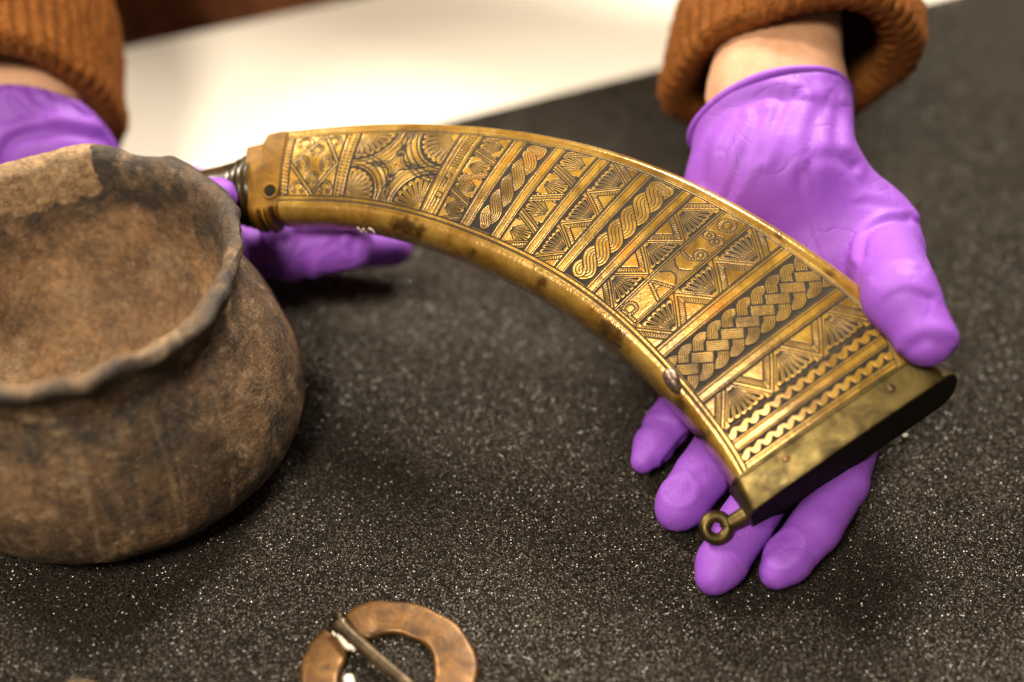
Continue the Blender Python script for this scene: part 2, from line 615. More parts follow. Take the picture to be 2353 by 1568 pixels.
V = np.array([[-4, -4, -0.74], [4, -4, -0.74], [4, 4, -0.74], [-4, 4, -0.74]])
fl = link("floor", V, np.array([[0, 1, 2, 3]]), M["floor"], smooth=False)
fl["kind"] = "structure"
edge = at(290, 105, 0.0)
table = empty("table", (0, 0, -0.74))
tt = slab("table_top", np.array([edge[0], edge[1], 0]), -0.55, 0.95, -1.0, 0.0, -0.030, 0.0, M["table"], 0.003)
adopt(tt, table)
for sx, sy in ((-0.48, -0.93), (0.88, -0.93), (0.88, -0.07), (-0.48, -0.07)):
    p = np.array([edge[0], edge[1], 0]) + EX * sx + EY * sy
    v, f = tube([p + [0, 0, -0.74], p + [0, 0, -0.40], p + [0, 0, -0.0305]], 0.022, 14)
    adopt(link("leg", v, np.array(f, dtype=object), M["table"]), table)
tag(table, "white laminate table top under the black mat, showing behind the horn", "table")
me_ = at(1265, 222, 0.003)
mat_o = slab("mat", np.array([me_[0], me_[1], 0]), -0.75, 0.75, -0.80, 0.0, 0.0006, 0.0040, M["mat"], 0.001)
tag(mat_o, "black glittery foam mat spread over the white table under everything", "mat")
ZM = 0.0040

# ------------------------------------------------------------------ powder horn
ST = [((661, 321), (641, 449)), ((679, 318), (663, 450)), ((801, 309), (762, 450)), ((832, 306), (788, 453)), ((1056, 309), (968, 482)),
      ((1117, 315), (999, 496)), ((1181, 322), (1053, 513)), ((1216, 327), (1079, 522)), ((1274, 338), (1126, 541)), ((1304, 345), (1148, 550)),
      ((1371, 364), (1203, 575)), ((1401, 373), (1226, 587)), ((1471, 397), (1272, 613)), ((1498, 407), (1298, 628)), ((1568, 437), (1343, 659)),
      ((1597, 450), (1361, 675)), ((1658, 483), (1414, 715)), ((1724, 521), (1457, 751)), ((1795, 567), (1508, 799)), ((1824, 587), (1529, 823)),
      ((1919, 661), (1596, 905)), ((1944, 684), (1614, 928)), ((2010, 743), (1666, 992)), ((2028, 764), (1680, 1015)), ((2042, 795), (1698, 1041)),
      ((2051, 826), (1712, 1060)), ((2062, 846), (1718, 1080))]
Opt = np.array([onface(*a) for a, b in ST]); Ipt = np.array([onface(*b) for a, b in ST])
mid = (Opt + Ipt) / 2
Uk = np.concatenate([[0], np.cumsum(np.linalg.norm(np.diff(mid, axis=0), axis=1))])
UL = Uk[-1]
_x = Uk / UL * 2 - 1
wts = np.ones(len(Uk)); wts[0] = wts[-1] = 3
CO = np.polynomial.chebyshev.chebfit(_x, Opt, 7, w=wts)
CI = np.polynomial.chebyshev.chebfit(_x, Ipt, 7, w=wts)


def OI(u):
    x = np.asarray(u) / UL * 2 - 1
    return np.polynomial.chebyshev.chebval(x, CO).T, np.polynomial.chebyshev.chebval(x, CI).T


DO, DI = 0.0016, 0.0026           # plain border outside the bands


class Band:
    """one engraved band in its own millimetres: a runs outer edge -> inner edge, b runs towards the cap"""
    def __init__(s, u0, u1, nc=430, dr=0.00019):
        s.u0, s.u1 = u0, u1
        s.nr = max(6, int(round((u1 - u0) / dr)) + 1)
        o, i = OI((u0 + u1) / 2)
        s.W = np.linalg.norm(i - o) * 1000
        s.H = (u1 - u0) * 1000
        s.a = np.linspace(-DO * 1000, s.W + DI * 1000, nc)
        s.b = np.linspace(0, s.H, s.nr)
        s.d = np.zeros((s.nr, nc))
        s.px = 0.13
        s.rng = random.Random(int(u0 * 1e5))

    def win(s, x0, x1, y0, y1, m):
        i0, i1 = np.searchsorted(s.b, [y0 - m, y1 + m]); j0, j1 = np.searchsorted(s.a, [x0 - m, x1 + m])
        return slice(i0, i1), slice(j0, j1)

    def seg(s, p, q, w=0.26, d=0.95, w1=None):
        w1 = w if w1 is None else w1
        m = max(w, w1) + 0.3
        R, Cc = s.win(min(p[0], q[0]), max(p[0], q[0]), min(p[1], q[1]), max(p[1], q[1]), m)
        A = s.a[Cc][None, :] - p[0]; B_ = s.b[R][:, None] - p[1]
        if A.size == 0 or B_.size == 0:
            return
        vx, vy = q[0] - p[0], q[1] - p[1]
        t = np.clip((A * vx + B_ * vy) / max(vx * vx + vy * vy, 1e-9), 0, 1)
        dist = np.hypot(A - t * vx, B_ - t * vy) - (w + (w1 - w) * t) / 2
        s.d[R, Cc] = np.maximum(s.d[R, Cc], d * np.clip(0.5 - dist / s.px / 2, 0, 1))

    def line(s, pts, w=0.26, d=0.95, closed=False):
        pts = list(pts)
        if closed:
            pts.append(pts[0])
        for p, q in zip(pts[:-1], pts[1:]):
            s.seg(p, q, w * s.rng.uniform(0.85, 1.2), d)

    def poly(s, pts, d=1.0, raise_=False):
        P = np.array(pts)
        R, Cc = s.win(P[:, 0].min(), P[:, 0].max(), P[:, 1].min(), P[:, 1].max(), 0.3)
        A = s.a[Cc][None, :] + 0 * s.b[R][:, None]; B_ = s.b[R][:, None] + 0 * A
        if A.size == 0:
            return
        ins = np.zeros(A.shape, bool); dist = np.full(A.shape, 9.0)
        for (x0, y0), (x1, y1) in zip(P, np.roll(P, -1, 0)):
            if y0 != y1:
                cr = (y0 > B_) != (y1 > B_)
                ins ^= cr & (A < (x1 - x0) * (B_ - y0) / (y1 - y0) + x0)
            t = np.clip(((A - x0) * (x1 - x0) + (B_ - y0) * (y1 - y0)) / max((x1 - x0) ** 2 + (y1 - y0) ** 2, 1e-9), 0, 1)
            dist = np.minimum(dist, np.hypot(A - x0 - t * (x1 - x0), B_ - y0 - t * (y1 - y0)))
        cov = np.clip(0.5 + np.where(ins, dist, -dist) / s.px / 2, 0, 1)
        if raise_:
            s.d[R, Cc] = s.d[R, Cc] * (1 - cov)
        else:
            s.d[R, Cc] = np.maximum(s.d[R, Cc], d * cov)

    def stroke(s, pts, w, rung=0.8, lw=0.24, closed=False, hatch=True):
        """double outline with cross hatching: a ladder-filled line"""
        P = np.array(pts + ([pts[0]] if closed else []), float)
        R, Cc = s.win(P[:, 0].min(), P[:, 0].max(), P[:, 1].min(), P[:, 1].max(), w)
        A = s.a[Cc][None, :]; B_ = s.b[R][:, None]
        dist = np.full((B_.shape[0], A.shape[1]), 9.0)
        L = 0.0
        for p, q in zip(P[:-1], P[1:]):
            vx, vy = q - p
            t = np.clip(((A - p[0]) * vx + (B_ - p[1]) * vy) / max(vx * vx + vy * vy, 1e-9), 0, 1)
            dist = np.minimum(dist, np.hypot(A - p[0] - t * vx, B_ - p[1] - t * vy))
        e = np.abs(dist - w / 2) - lw / 2
        s.d[R, Cc] = np.where(dist < w / 2, 0, s.d[R, Cc])
        s.d[R, Cc] = np.maximum(s.d[R, Cc], 0.95 * np.clip(0.5 - e / s.px / 2, 0, 1))
        if hatch:
            acc = 0.0
            for p, q in zip(P[:-1], P[1:]):
                l = np.hypot(*(q - p)); n_ = np.array([-(q - p)[1], (q - p)[0]]) / max(l, 1e-6)
                while acc < l:
                    c = p + (q - p) * acc / l
                    k = s.rng.uniform(-0.08, 0.08)
                    s.seg(c - n_ * w / 2, c + n_ * w / 2 + (q - p) / l * k, 0.17, 0.85)
                    acc += rung
                acc -= l

    # ---- motifs
    def rails(s, lo=0.28, hi=0.28):
        if lo:
            s.seg((0, lo), (s.W, lo), 0.38)
        if hi:
            s.seg((0, s.H - hi), (s.W, s.H - hi), 0.38)

    def ladder(s, p, q, w, rung=0.95):
        p, q = np.array(p, float), np.array(q, float)
        v = q - p; l = np.hypot(*v); n_ = np.array([-v[1], v[0]]) / l * w
        s.seg(p, q, 0.22); s.seg(p + n_, q + n_, 0.22)
        for k in range(1, int(l / rung) + 1):
            c = p + v / l * k * rung
            s.seg(c, c + n_ + v / l * s.rng.uniform(-.1, .1), 0.18, 0.85)

    def petals(s, apex, ang0, ang1, Rr, n, ray_from=0.16, tear=(0.48, 0.86), tw=None):
        """ribbed fan: teardrop cuts, thin rays between, scalloped dark outside"""
        st = (ang1 - ang0) / n
        tw = tw or Rr * st * 0.30
        pt = lambda r, t: (apex[0] + r * math.cos(t), apex[1] + r * math.sin(t))
        for k in range(n):
            t = ang0 + (k + 0.5) * st
            s.seg(pt(Rr * tear[0], t), pt(Rr * tear[1], t), 0.12, 1.0, tw)
            s.seg(pt(Rr * 0.30, t), pt(Rr * tear[0], t), 0.10, 0.6)
        for k in range(n + 1):
            t = ang0 + k * st
            s.seg(pt(Rr * ray_from, t), pt(Rr * 0.93, t), 0.20, 0.85)

    def scallop(s, apex, ang0, ang1, Rr, n, out):
        st = (ang1 - ang0) / n
        P = []
        for k in range(n * 8 + 1):
            t = ang0 + (ang1 - ang0) * k / (n * 8)
            f = (k % 8) / 8.0
            r = Rr * (0.90 + 0.085 * math.sin(math.pi * f) ** 0.6)
            P.append((apex[0] + r * math.cos(t), apex[1] + r * math.sin(t)))
        s.poly(P + out, 1.0)
        s.line(P, 0.2, 0.9)

    def fantile(s, c, y, lo, hi, half, n_p, sg, fat=1.0):
        """one ribbed fan filling a triangle: apex on one rail, scalloped ends close to the other"""
        h = hi - lo
        sp = math.atan2(half, h)
        pt = lambda r, t: (c + r * math.sin(t), y(lo + r * math.cos(t)))
        reach = lambda t: h * (0.965 + 0.62 * (1 / math.cos(t) - 1))
        st = 2 * sp / n_p
        P = []
        for k in range(n_p * 8 + 1):
            t = -sp + 2 * sp * k / (n_p * 8)
            P.append(pt(reach(t) * (0.935 + 0.07 * math.sin(math.pi * (k % 8) / 8.0) ** 0.6), t))
        e = 0.03 * h
        s.poly(P + [(P[-1][0], y(hi + e)), (P[0][0], y(hi + e))], 1.0)
        s.line(P, 0.16, 0.8)
        for k in range(n_p):
            t = -sp + (k + 0.5) * st
            R_ = reach(t)
            s.seg(pt(R_ * .50, t), pt(R_ * .86, t), 0.16, 1.0, fat * min(1.15, R_ * st * 0.46))
            s.seg(pt(R_ * .30, t), pt(R_ * .50, t), 0.10, 0.6)
        for k in range(n_p + 1):
            t = -sp + k * st
            s.seg(pt(h * .14, t), pt(reach(t) * .93, t), 0.26, 0.95)

    def fans(s, n, apex_low=True):
        """row of fans with hatched chevrons between"""
        H = s.H; lo, hi = 0.42, H - 0.42
        y = (lambda v: v) if apex_low else (lambda v: H - v)
        p = s.W / n
        cs = [p * (k + 0.5) for k in range(n)]
        for c in cs:
            s.fantile(c, y, lo, hi, p * 0.45, 6, 1)
        for k in range(n + 1):
            m = (cs[0] - p / 2) if k == 0 else (cs[k - 1] + p / 2)
            hw = p * 0.44
            s.poly([(m, y(hi)), (m - hw, y(lo)), (m + hw, y(lo))], raise_=True)
            for q, w_ in ((1.0, .30), (0.83, .27), (0.52, .27)):
                s.line([(m - hw * q, y(lo)), (m, y(lo + (hi - lo) * q)), (m + hw * q, y(lo))], w_)
            for sd in (-1, 1):
                nr = max(6, int(H / 0.95))
                for j in range(1, nr):
                    f = j / nr
                    g = lambda q: np.array([m + sd * hw * q * (1 - f), y(lo + (hi - lo) * q * f)])
                    s.seg(g(0.83), g(0.52), 0.20, 0.9)

    def altfans(s, n):
        """fans pointing up and down in turn, hatched slanting bars between"""
        H, p = s.H, s.W / n
        lo, hi = 0.42, H - 0.42
        for k in range(n):
            y = (lambda v: v) if k % 2 else (lambda v: H - v)
            s.fantile(p * (k + 0.5), y, lo, hi, p * 0.70, 5, 1, 0.62)
        for k in range(n + 1):
            sd = 1 if k % 2 == 0 else -1
            c = p * k
            q0, q1 = np.array([c + sd * p * 0.22, lo]), np.array([c - sd * p * 0.22, hi])
            w_ = np.array([p * 0.15, 0])
            s.poly([q0 - w_, q1 - w_, q1 + w_, q0 + w_], raise_=True)
            for f in (-1, -.45, .45, 1):
                s.seg(q0 + w_ * f, q1 + w_ * f, 0.28)
            nr = int(H / 0.8)
            for j in range(1, nr):
                m = q0 + (q1 - q0) * j / nr
                s.seg(m - w_ * .45, m + w_ * .45 + [0, .25], 0.16, .8)

    def weave(s, n):
        """broad plait: straight bars over rows of bent bundles"""
        H, W = s.H, s.W
        s.poly([(0.3, 0.45), (W - 0.3, 0.45), (W - 0.3, H - 0.45), (0.3, H - 0.45)], 1.0)
        keep = s.d.copy()
        k_ = W / 53.8
        sc = min(1.0, (H - 1.0) / 14.6)
        mp = lambda c, x, y: (c + (-0.797 * x + 0.602 * y) * sc * k_, H / 2 + (0.60 * x + 0.80 * y) * sc)

        def bundle(f, nl):
            """f(v, t): v across 0..1, t along 0..1"""
            ts = np.linspace(0, 1, 16)
            out = [f(0, t) for t in ts] + [f(1, t) for t in ts[::-1]]
            s.poly(out, raise_=True)
            s.line(out, 0.30, 1.0, closed=True)
            for q in range(1, nl + 1):
                s.line([f(q / (nl + 1.0), t) for t in ts], 0.24, 0.95)
        step = W / (n + 0.0)

        def upper(c):
            def f(v, t):
                r = 0.35 + (3.75 - 0.35) * v
                if t < .3:
                    return mp(c, -3.9 - r, 1.5 - (1.5 + 1.3) * t / .3)
                a = math.pi + (t - .3) / .7 * math.radians(118)
                return mp(c, -3.9 + r * math.cos(a), -1.3 + r * math.sin(a))
            return f

        def lower(c):
            def f(v, t):
                r = 0.35 + (3.85 - 0.35) * v
                if t < .3:
                    return mp(c, 4.3 + r, -1.7 + 2.1 * t / .3)
                a = (t - .3) / .7 * math.radians(112)
                return mp(c, 4.3 + r * math.cos(a), 0.4 + r * math.sin(a))
            return f
        cs = [step * (k + 0.5) for k in range(-1, n + 1)]
        for c in cs[::-1]:
            bundle(upper(c), 4)
        for c in cs:
            bundle(lower(c), 4)
        for c in cs[1:-1]:
            bundle(lambda v, t: mp(c, -3.6 + 7.2 * t, -1.75 + 3.5 * v), 4)
        out = (s.a[None, :] < 0.5) | (s.a[None, :] > W - 0.5) | (s.b[:, None] < 0.45) | (s.b[:, None] > H - 0.45)
        s.d = np.where(out, keep, s.d)

    def braid(s, strands, lam, w, amp, nlines, m=0.8, twist=True, ph=0.0):
        H, W = s.H, s.W
        dark = [(0.3, 0.45), (W - 0.3, 0.45), (W - 0.3, H - 0.45), (0.3, H - 0.45)]
        s.poly(dark, 1.0)
        x = np.linspace(m + w / 2, W - m - w / 2, 420)
        ed = np.minimum(x - x[0], x[-1] - x)
        env = np.sqrt(np.clip(ed / (lam * 0.16), 0, 1) * (2 - np.clip(ed / (lam * 0.16), 0, 1)))
        jj = np.where((s.a > 0) & (s.a < W))[0]; ii = np.where((s.b > 0.3) & (s.b < H - 0.3))[0]
        A = s.a[jj][None, :, None]; B_ = s.b[ii][:, None]
        Dd, Z = [], []
        for k in range(strands):
            phi = 2 * math.pi * (x / lam + k / strands) + ph
            y = H / 2 + amp * env * np.sin(phi)
            dx, dy = np.gradient(x), np.gradient(y)
            nn = np.hypot(dx, dy)
            best = np.full((len(ii), len(jj)), 99.0); z = np.zeros_like(best); sg = np.zeros_like(best)
            for q0 in range(0, len(x), 6):
                q = q0
                ddx = s.a[jj][None, :] - x[q]; ddy = B_ - y[q]
                vx, vy = dx[q] / nn[q], dy[q] / nn[q]
                tl = np.clip(ddx * vx + ddy * vy, -3 * nn[q], 3 * nn[q])
                dd = np.hypot(ddx - tl * vx, ddy - tl * vy)
                up = dd < best
                best = np.where(up, dd, best)
                zz = math.cos(phi[q]) if strands == 2 else math.sin(2 * phi[q] + 0.4)
                z = np.where(up, zz, z)
                sg = np.where(up, np.sign(-ddx * vy + ddy * vx), sg)
            Dd.append(best * sg); Z.append(z)
        Dd, Z = np.array(Dd), np.array(Z)
        ins = np.abs(Dd) < w / 2
        near = np.abs(Dd) < w / 2 + 0.20
        Zi = np.where(ins, Z, -9); top = Zi.argmax(0); zt = Zi.max(0)
        d = np.ones(top.shape)
        dt = np.take_along_axis(Dd, top[None], 0)[0]
        body = zt > -5
        lines = np.zeros(top.shape)
        for q in range(nlines):
            off = -w / 2 + w * (q + 1) / (nlines + 1)
            lines = np.maximum(lines, np.clip(0.5 - (np.abs(dt - off) - 0.12) / s.px / 2, 0, 1) * 0.75)
        edge_ = np.clip(0.5 + (np.abs(dt) - w / 2 + 0.08) / s.px / 2, 0, 1)
        d = np.where(body, np.maximum(lines, edge_), 1.0)
        over = ((Z > zt[None] + 0.05) & near & ~ins).any(0)
        d = np.where(body & over, 0.95, d)
        blk = s.d[np.ix_(ii, jj)]
        s.d[np.ix_(ii, jj)] = np.where((s.a[jj][None, :] > 0.35) & (s.a[jj][None, :] < W - 0.35), d, blk)

    def scroll(s, lam):
        H, W = s.H, s.W
        s.poly([(0.4, 0.35), (W - 0.4, 0.35), (W - 0.4, H - 0.35), (0.4, H - 0.35)], 0.95)
        x = np.linspace(0.8, W - 0.8, int(W / lam) * 14)
        y = H / 2 + (H * 0.19) * np.sin(2 * math.pi * x / lam)
        for k in range(len(x) - 1):
            r = 0.40 + 0.15 * math.sin(2 * math.pi * x[k] / lam * 1 + 0.6) + s.rng.uniform(-.03, .03)
            R, Cc = s.win(x[k], x[k + 1], y[k], y[k], r * s.H / 2 + 0.9)
            dist = np.hypot(s.a[Cc][None, :] - x[k] , s.b[R][:, None] - y[k]) - r * H / 1.75
            s.d[R, Cc] = s.d[R, Cc] * (1 - np.clip(0.5 - dist / s.px / 2, 0, 1))

    def build(s, name, label, parent):
        # border lines beyond the bands, then the relief itself
        s.d[:, (s.a < 0) | (s.a > s.W)] = 0
        for a_, w_ in ((-0.15, 0.34), (s.W + 0.15, 0.34), (s.W + 1.5, 0.30), (s.W + 1.95, 0.2), (-0.85, 0.2)):
            s.seg((a_, -0.5), (a_, s.H + 0.5), w_)
        u = s.u0 + s.b / 1000
        O_, I_ = OI(u)
        Wl = np.linalg.norm(I_ - O_, axis=1)
        X = (I_ - O_) / Wl[:, None]
        t = s.a / s.W
        aa = np.where(t[None] < 0, s.a[None] / 1000, np.where(t[None] > 1, Wl[:, None] + (s.a[None] - s.W) / 1000, t[None] * Wl[:, None]))
        cro = 0.0016 * (1 - (2 * np.clip(t, -0.06, 1.06) - 1) ** 2)
        P = O_[:, None] + X[:, None] * aa[..., None]
        wob = vnoise(P, 60, 5) * 0.00022
        P = P + HN * (cro[None] + wob - s.d * 0.00015)[..., None]
        wear = vnoise(P, 240, 9, 3)
        g = s.d * np.clip(1.1 + 0.30 * wear, 0.6, 1)
        o = link(name, P.reshape(-1, 3), grid_faces(s.nr, len(s.a))[:, ::-1], M["face"], parent, attrs={"groove": g})
        if label:
            o["label"] = label
        return o


def circle(c, r, n=28, a0=0.0, a1=2 * math.pi):
    return [(c[0] + r * math.cos(a0 + (a1 - a0) * k / n), c[1] + r * math.sin(a0 + (a1 - a0) * k / n)) for k in range(n + (0 if abs(a1 - a0 - 2 * math.pi) < 1e-6 else 1))]


horn = empty("powder_horn", tuple(at(1300, 700, ZM)))
bpy.context.view_layer.update()
B_ = []


def band(k, k2=None):
    return Band(Uk[k], Uk[(k + 1) if k2 is None else k2])


def finish(b, name, label):
    o = b.build(name, label, None)
    adopt(o, horn)
    return o


# 0 and 2: two columns of small cut triangles
for k in (0, 2):
    b = band(k)
    b.rails(0.15, 0.2)
    n = int(b.W / 1.25)
    cols = (0.30, 0.72)
    for c in cols:
        for j in range(n):
            y, x = b.H * c, b.W * (j + 0.5 + (0.25 if c > .5 else 0)) / n
            b.poly([(x - .46, y - .50), (x + .46, y - .44), (x + .05, y + .52)], 1.0)
    b.seg((0, b.H * 0.51), (b.W, b.H * 0.51), 0.12, 0.5)
    finish(b, "dotted_border", "narrow border of small dark cut triangles")
# 1: lattice with leaf loops
b = band(1)
b.rails(0.2, 0.2)
W, H = b.W, b.H
for cx, cy, rx, ry in ((W * .50, H * .27, 2.9, 2.2), (W * .50, H * .75, 2.9, 2.2), (W * .12, H * .24, 2.2, 2.9), (W * .12, H * .80, 2.0, 2.4), (W * .87, H * .22, 2.2, 2.8), (W * .87, H * .80, 2.2, 2.6), (W * .27, H * .52, 2.2, 2.2), (W * .73, H * .5, 2.2, 2.2)):
    for f, w_ in ((1.0, .42), (.62, .45)):
        b.line([(cx + rx * f * math.cos(a), cy + ry * f * math.sin(a)) for a in np.linspace(0.3, 5.9, 20)], w_, .85)
for p, q in (((0.4, H * .62), (W * .5, H - .4)), ((W * .5, H - .4), (W - .4, H * .52)), ((0.4, H * .62), (W * .5, .4)), ((W * .5, .4), (W - .4, H * .52))):
    v = np.array(q) - np.array(p); nn = np.array([-v[1], v[0]]) / np.hypot(*v) * 0.45
    b.poly([np.array(p) - nn * .9, np.array(q) - nn * .9, np.array(q) + nn * .9, np.array(p) + nn * .9], raise_=True)
    b.seg(np.array(p) - nn * 1.3, np.array(q) - nn * 1.3, 0.45); b.seg(np.array(p) + nn * 1.3, np.array(q) + nn * 1.3, 0.45)
    b.seg(np.array(p) - nn * .1, np.array(q) - nn * .1, 0.12, .5)
finish(b, "lattice_panel", "panel of crossed ribbons and leaf loops beside the nozzle")
# 3: four quarter fans round a star
b = band(3)
b.rails(0.2, 0.3)
W, H = b.W, b.H
Rq = min(W, H) * 0.435
for (cx, cy), a0 in (((0.5, 0.5), 0), ((W - 0.5, 0.5), math.pi / 2), ((W - 0.5, H - 0.5), math.pi), ((0.5, H - 0.5), 1.5 * math.pi)):
    b.poly([(cx, cy)] + circle((cx, cy), Rq * 1.0, 30, a0, a0 + math.pi / 2), 1.0)
    P = []
    for k in range(7 * 8 + 1):
        t = a0 + math.pi / 2 * k / 56
        r = Rq * (0.83 + 0.10 * math.sin(math.pi * (k % 8) / 8) ** .6)
        P.append((cx + r * math.cos(t), cy + r * math.sin(t)))
    b.poly([(cx, cy)] + P, raise_=True)
    b.petals((cx, cy), a0, a0 + math.pi / 2, Rq * .92, 7, .2, (.45, .86))
    for r, w_ in ((1.07, .42), (1.22, .30), (1.36, .32), (1.47, .3)):
        b.line(circle((cx, cy), Rq * r, 30, a0, a0 + math.pi / 2), w_)
    for k in range(34):
        t = a0 + math.pi / 2 * k / 34
        b.seg((cx + Rq * 1.22 * math.cos(t), cy + Rq * 1.22 * math.sin(t)), (cx + Rq * 1.36 * math.cos(t), cy + Rq * 1.36 * math.sin(t)), .13, .6)
cx, cy = W / 2, H / 2
st = [(cx + (W * .33 if k % 2 == 0 else W * .085) * math.cos(k * math.pi / 4), cy + (H * .33 if k % 2 == 0 else H * .085) * math.sin(k * math.pi / 4)) for k in range(8)]
b.line(st, .42, closed=True)
b.line([(cx + (p[0] - cx) * .6, cy + (p[1] - cy) * .6) for p in st], .3, closed=True)
b.seg((cx - W * .3, cy), (cx + W * .3, cy), .2); b.seg((cx, cy - H * .3), (cx, cy + H * .3), .2)
finish(b, "star_panel", "square panel with four quarter fans around a star")
# 4: narrow strip with chequered cuts
b = band(4)
b.rails(0.3, 0.3); b.seg((0, b.H * .24), (b.W, b.H * .24), .2); b.seg((0, b.H * .74), (b.W, b.H * .74), .26); b.seg((0, b.H * .40), (b.W, b.H * .40), .26)
for x in np.arange(1.0, b.W * .45, 1.0):
    b.seg((x, b.H * .42), (x + .3, b.H * .72), .22)
for x0 in (b.W * .55, b.W * .78):
    b.line(circle((x0, b.H * .57), 1.1, 18), .3); b.seg((x0 + .8, b.H * .57), (x0 + 4.2, b.H * .57), .5); b.seg((x0 + 1.6, b.H * .44), (x0 + 4, b.H * .44), .2)
finish(b, "plain_strip", "strip of short cross cuts beside the star panel")


def strip(k):
    b = band(k)
    b.rails(0.22, 0.22)
    b.seg((0, b.H * .26), (b.W, b.H * .26), .24, .9)
    b.seg((0, b.H * .78), (b.W, b.H * .78), .24, .9)
    finish(b, "plain_strip", None)


for k in (6, 8, 10, 12, 14, 18, 20, 23):
    strip(k)
b = band(5); b.rails(); b.altfans(4); finish(b, "fan_band", "first band of alternating fans after the star panel")
b = band(9); b.rails(); b.altfans(4); finish(b, "fan_band", "band of alternating fans between the twist and the plait")
b = band(11); b.rails(); b.fans(3, False); finish(b, "fan_band", "band of three fans opening towards the nozzle, above the plait")
b = band(15); b.rails(); b.fans(3, True); finish(b, "fan_band", "band of three fans opening towards the date")
b = band(17); b.rails(); b.fans(3, False); finish(b, "fan_band", "band of three fans below the date")
b = band(21); b.rails(); b.fans(3, True); finish(b, "fan_band", "last band of three fans near the brass cap")
b = band(7); b.rails(); b.braid(2, b.W / 2.75, b.H * .44, b.H * .215, 4); finish(b, "knotwork_band", "slender two strand twist")
b = band(13); b.rails(); b.braid(2, b.W / 3.6, b.H * .45, b.H * .22, 3); finish(b, "knotwork_band", "amber two strand plait with rounded ends")
b = band(19); b.rails(); b.weave(9); finish(b, "knotwork_band", "broad plait, palest and largest")
b = band(22); b.rails(.2, .2); b.scroll(b.W / 13.5); finish(b, "scroll_band", "upper wavy scroll on dark ground")
b = band(24); b.rails(.2, .2); b.scroll(b.W / 13.5); finish(b, "scroll_band", "lower wavy scroll, chipped")
b = band(25); b.rails(.2, .2); b.seg((0, b.H * .45), (b.W, b.H * .45), .2); finish(b, "plain_strip", None)
# the date band: PA 1680
b = band(16)
b.rails(.5, .5)
W, H = b.W, b.H
b.seg((0, 1.2), (W, 1.2), .2); b.seg((0, H - 1.2), (W, H - 1.2), .2)
yl, yh = 1.35, H - 1.35
cy = H / 2
X = lambda t: W * t
hh = (yh - yl)
b.stroke(circle((X(.078), cy - .02 * hh), hh * .30, 30), hh * .24, .75, closed=True)
c1, c2 = (X(.222), cy - hh * .18), (X(.190), cy + hh * .26)
c1, c2 = (X(.205), cy - hh * .22), (X(.212), cy + hh * .24)
b.stroke(circle(c2, hh * .21, 26), hh * .20, .7, closed=True)
b.stroke(circle(c1, hh * .18, 26), hh * .18, .7, closed=True)
c6 = (X(.352), cy + hh * .22)
b.stroke(circle(c6, hh * .21, 26), hh * .20, .7, closed=True)
tail = smooth_curve([(X(.405), yl + .05), (X(.418), cy - hh * .12), (X(.400), cy + hh * .22), (c6[0] + hh * .05, c6[1] + hh * .21)], 18)
b.stroke([tuple(p) for p in tail], hh * .17, .8)
b.stroke(circle(c6, hh * .21, 26), hh * .20, .7, closed=True)
arc1 = smooth_curve([(X(.475), yl), (X(.512), cy - hh * .15), (X(.512), cy + hh * .15), (X(.475), yh)], 20)
arc2 = smooth_curve([(X(.610), yl), (X(.566), cy - hh * .18), (X(.566), cy + hh * .18), (X(.610), yh)], 20)
b.line([tuple(p) for p in arc1], .32); b.line([tuple(p) for p in arc2], .32)
for p, q in zip(arc1[1:-1], arc2[1:-1]):
    b.seg(p, q, .14, .7)
ap = (X(.700), yl + .1)
b.stroke([(X(.640), yh), (X(.690), yl + hh * .12)], hh * .15, .75)
b.stroke([(X(.765), yh), (X(.712), yl + hh * .12)], hh * .17, .75)
b.line([(X(.668), cy + hh * .12), (X(.705), cy + hh * .02), (X(.735), cy + hh * .15)], .24)
b.stroke([(X(.968), yl + .2), (X(.968), yh)], hh * .17, .75)
bowl = smooth_curve([(X(.962), yl + hh * .10), (X(.925), yl + hh * .04), (X(.888), yl + hh * .22), (X(.895), cy + hh * .05), (X(.935), cy + hh * .10), (X(.962), cy + hh * .05)], 24)
b.stroke([tuple(p) for p in bowl], hh * .17, .75)
finish(b, "date_band", "band lettered PA 1680 in hatched outline figures")

# horn wall below the engraved face
ks = [0, 0.25, 0.45, 0.65, 0.85, 1.0]
Tk = [0.0175, 0.0205, 0.0230, 0.0265, 0.0310, 0.0345]
RIk = [0.0045, 0.0060, 0.0068, 0.0062, 0.0045, 0.0035]
ROk = [0.0035, 0.0040, 0.0045, 0.0050, 0.0060, 0.0065]


def sec(o_, i_, T, ri, ro, n=26, grow=0.0, crown=None):
    """open loop from inner border, under the horn, to the outer border"""
    X = unit(i_ - o_)
    pi_, po_ = i_ + X * DI, o_ - X * DO
    a = np.linspace(math.pi / 2, -math.pi / 2, n)
    e = 0.8
    c_, s_ = np.cos(a), np.sin(a)
    c_ = np.abs(c_) ** e; s_ = np.sign(s_) * np.abs(s_) ** e
    inner = pi_ - HN * T / 2 + X * (c_ * (ri + grow))[:, None] + HN * (s_ * (T / 2 + grow))[:, None]
    outer = po_ - HN * T / 2 - X * (c_[::-1] * (ro + grow))[:, None] + HN * (s_[::-1] * (T / 2 + grow))[:, None]
    bot = np.array([inner[-1] + (outer[0] - inner[-1]) * f for f in (0.25, 0.5, 0.75)])
    loop = [inner, bot, outer]
    if crown is not None:
        f = np.linspace(0, 1, 16)[1:-1]
        top = outer[-1] + (inner[0] - outer[-1]) * f[:, None] + HN * (crown * (1 - (2 * f - 1) ** 2))[:, None]
        loop.append(top)
    return np.vstack(loop)


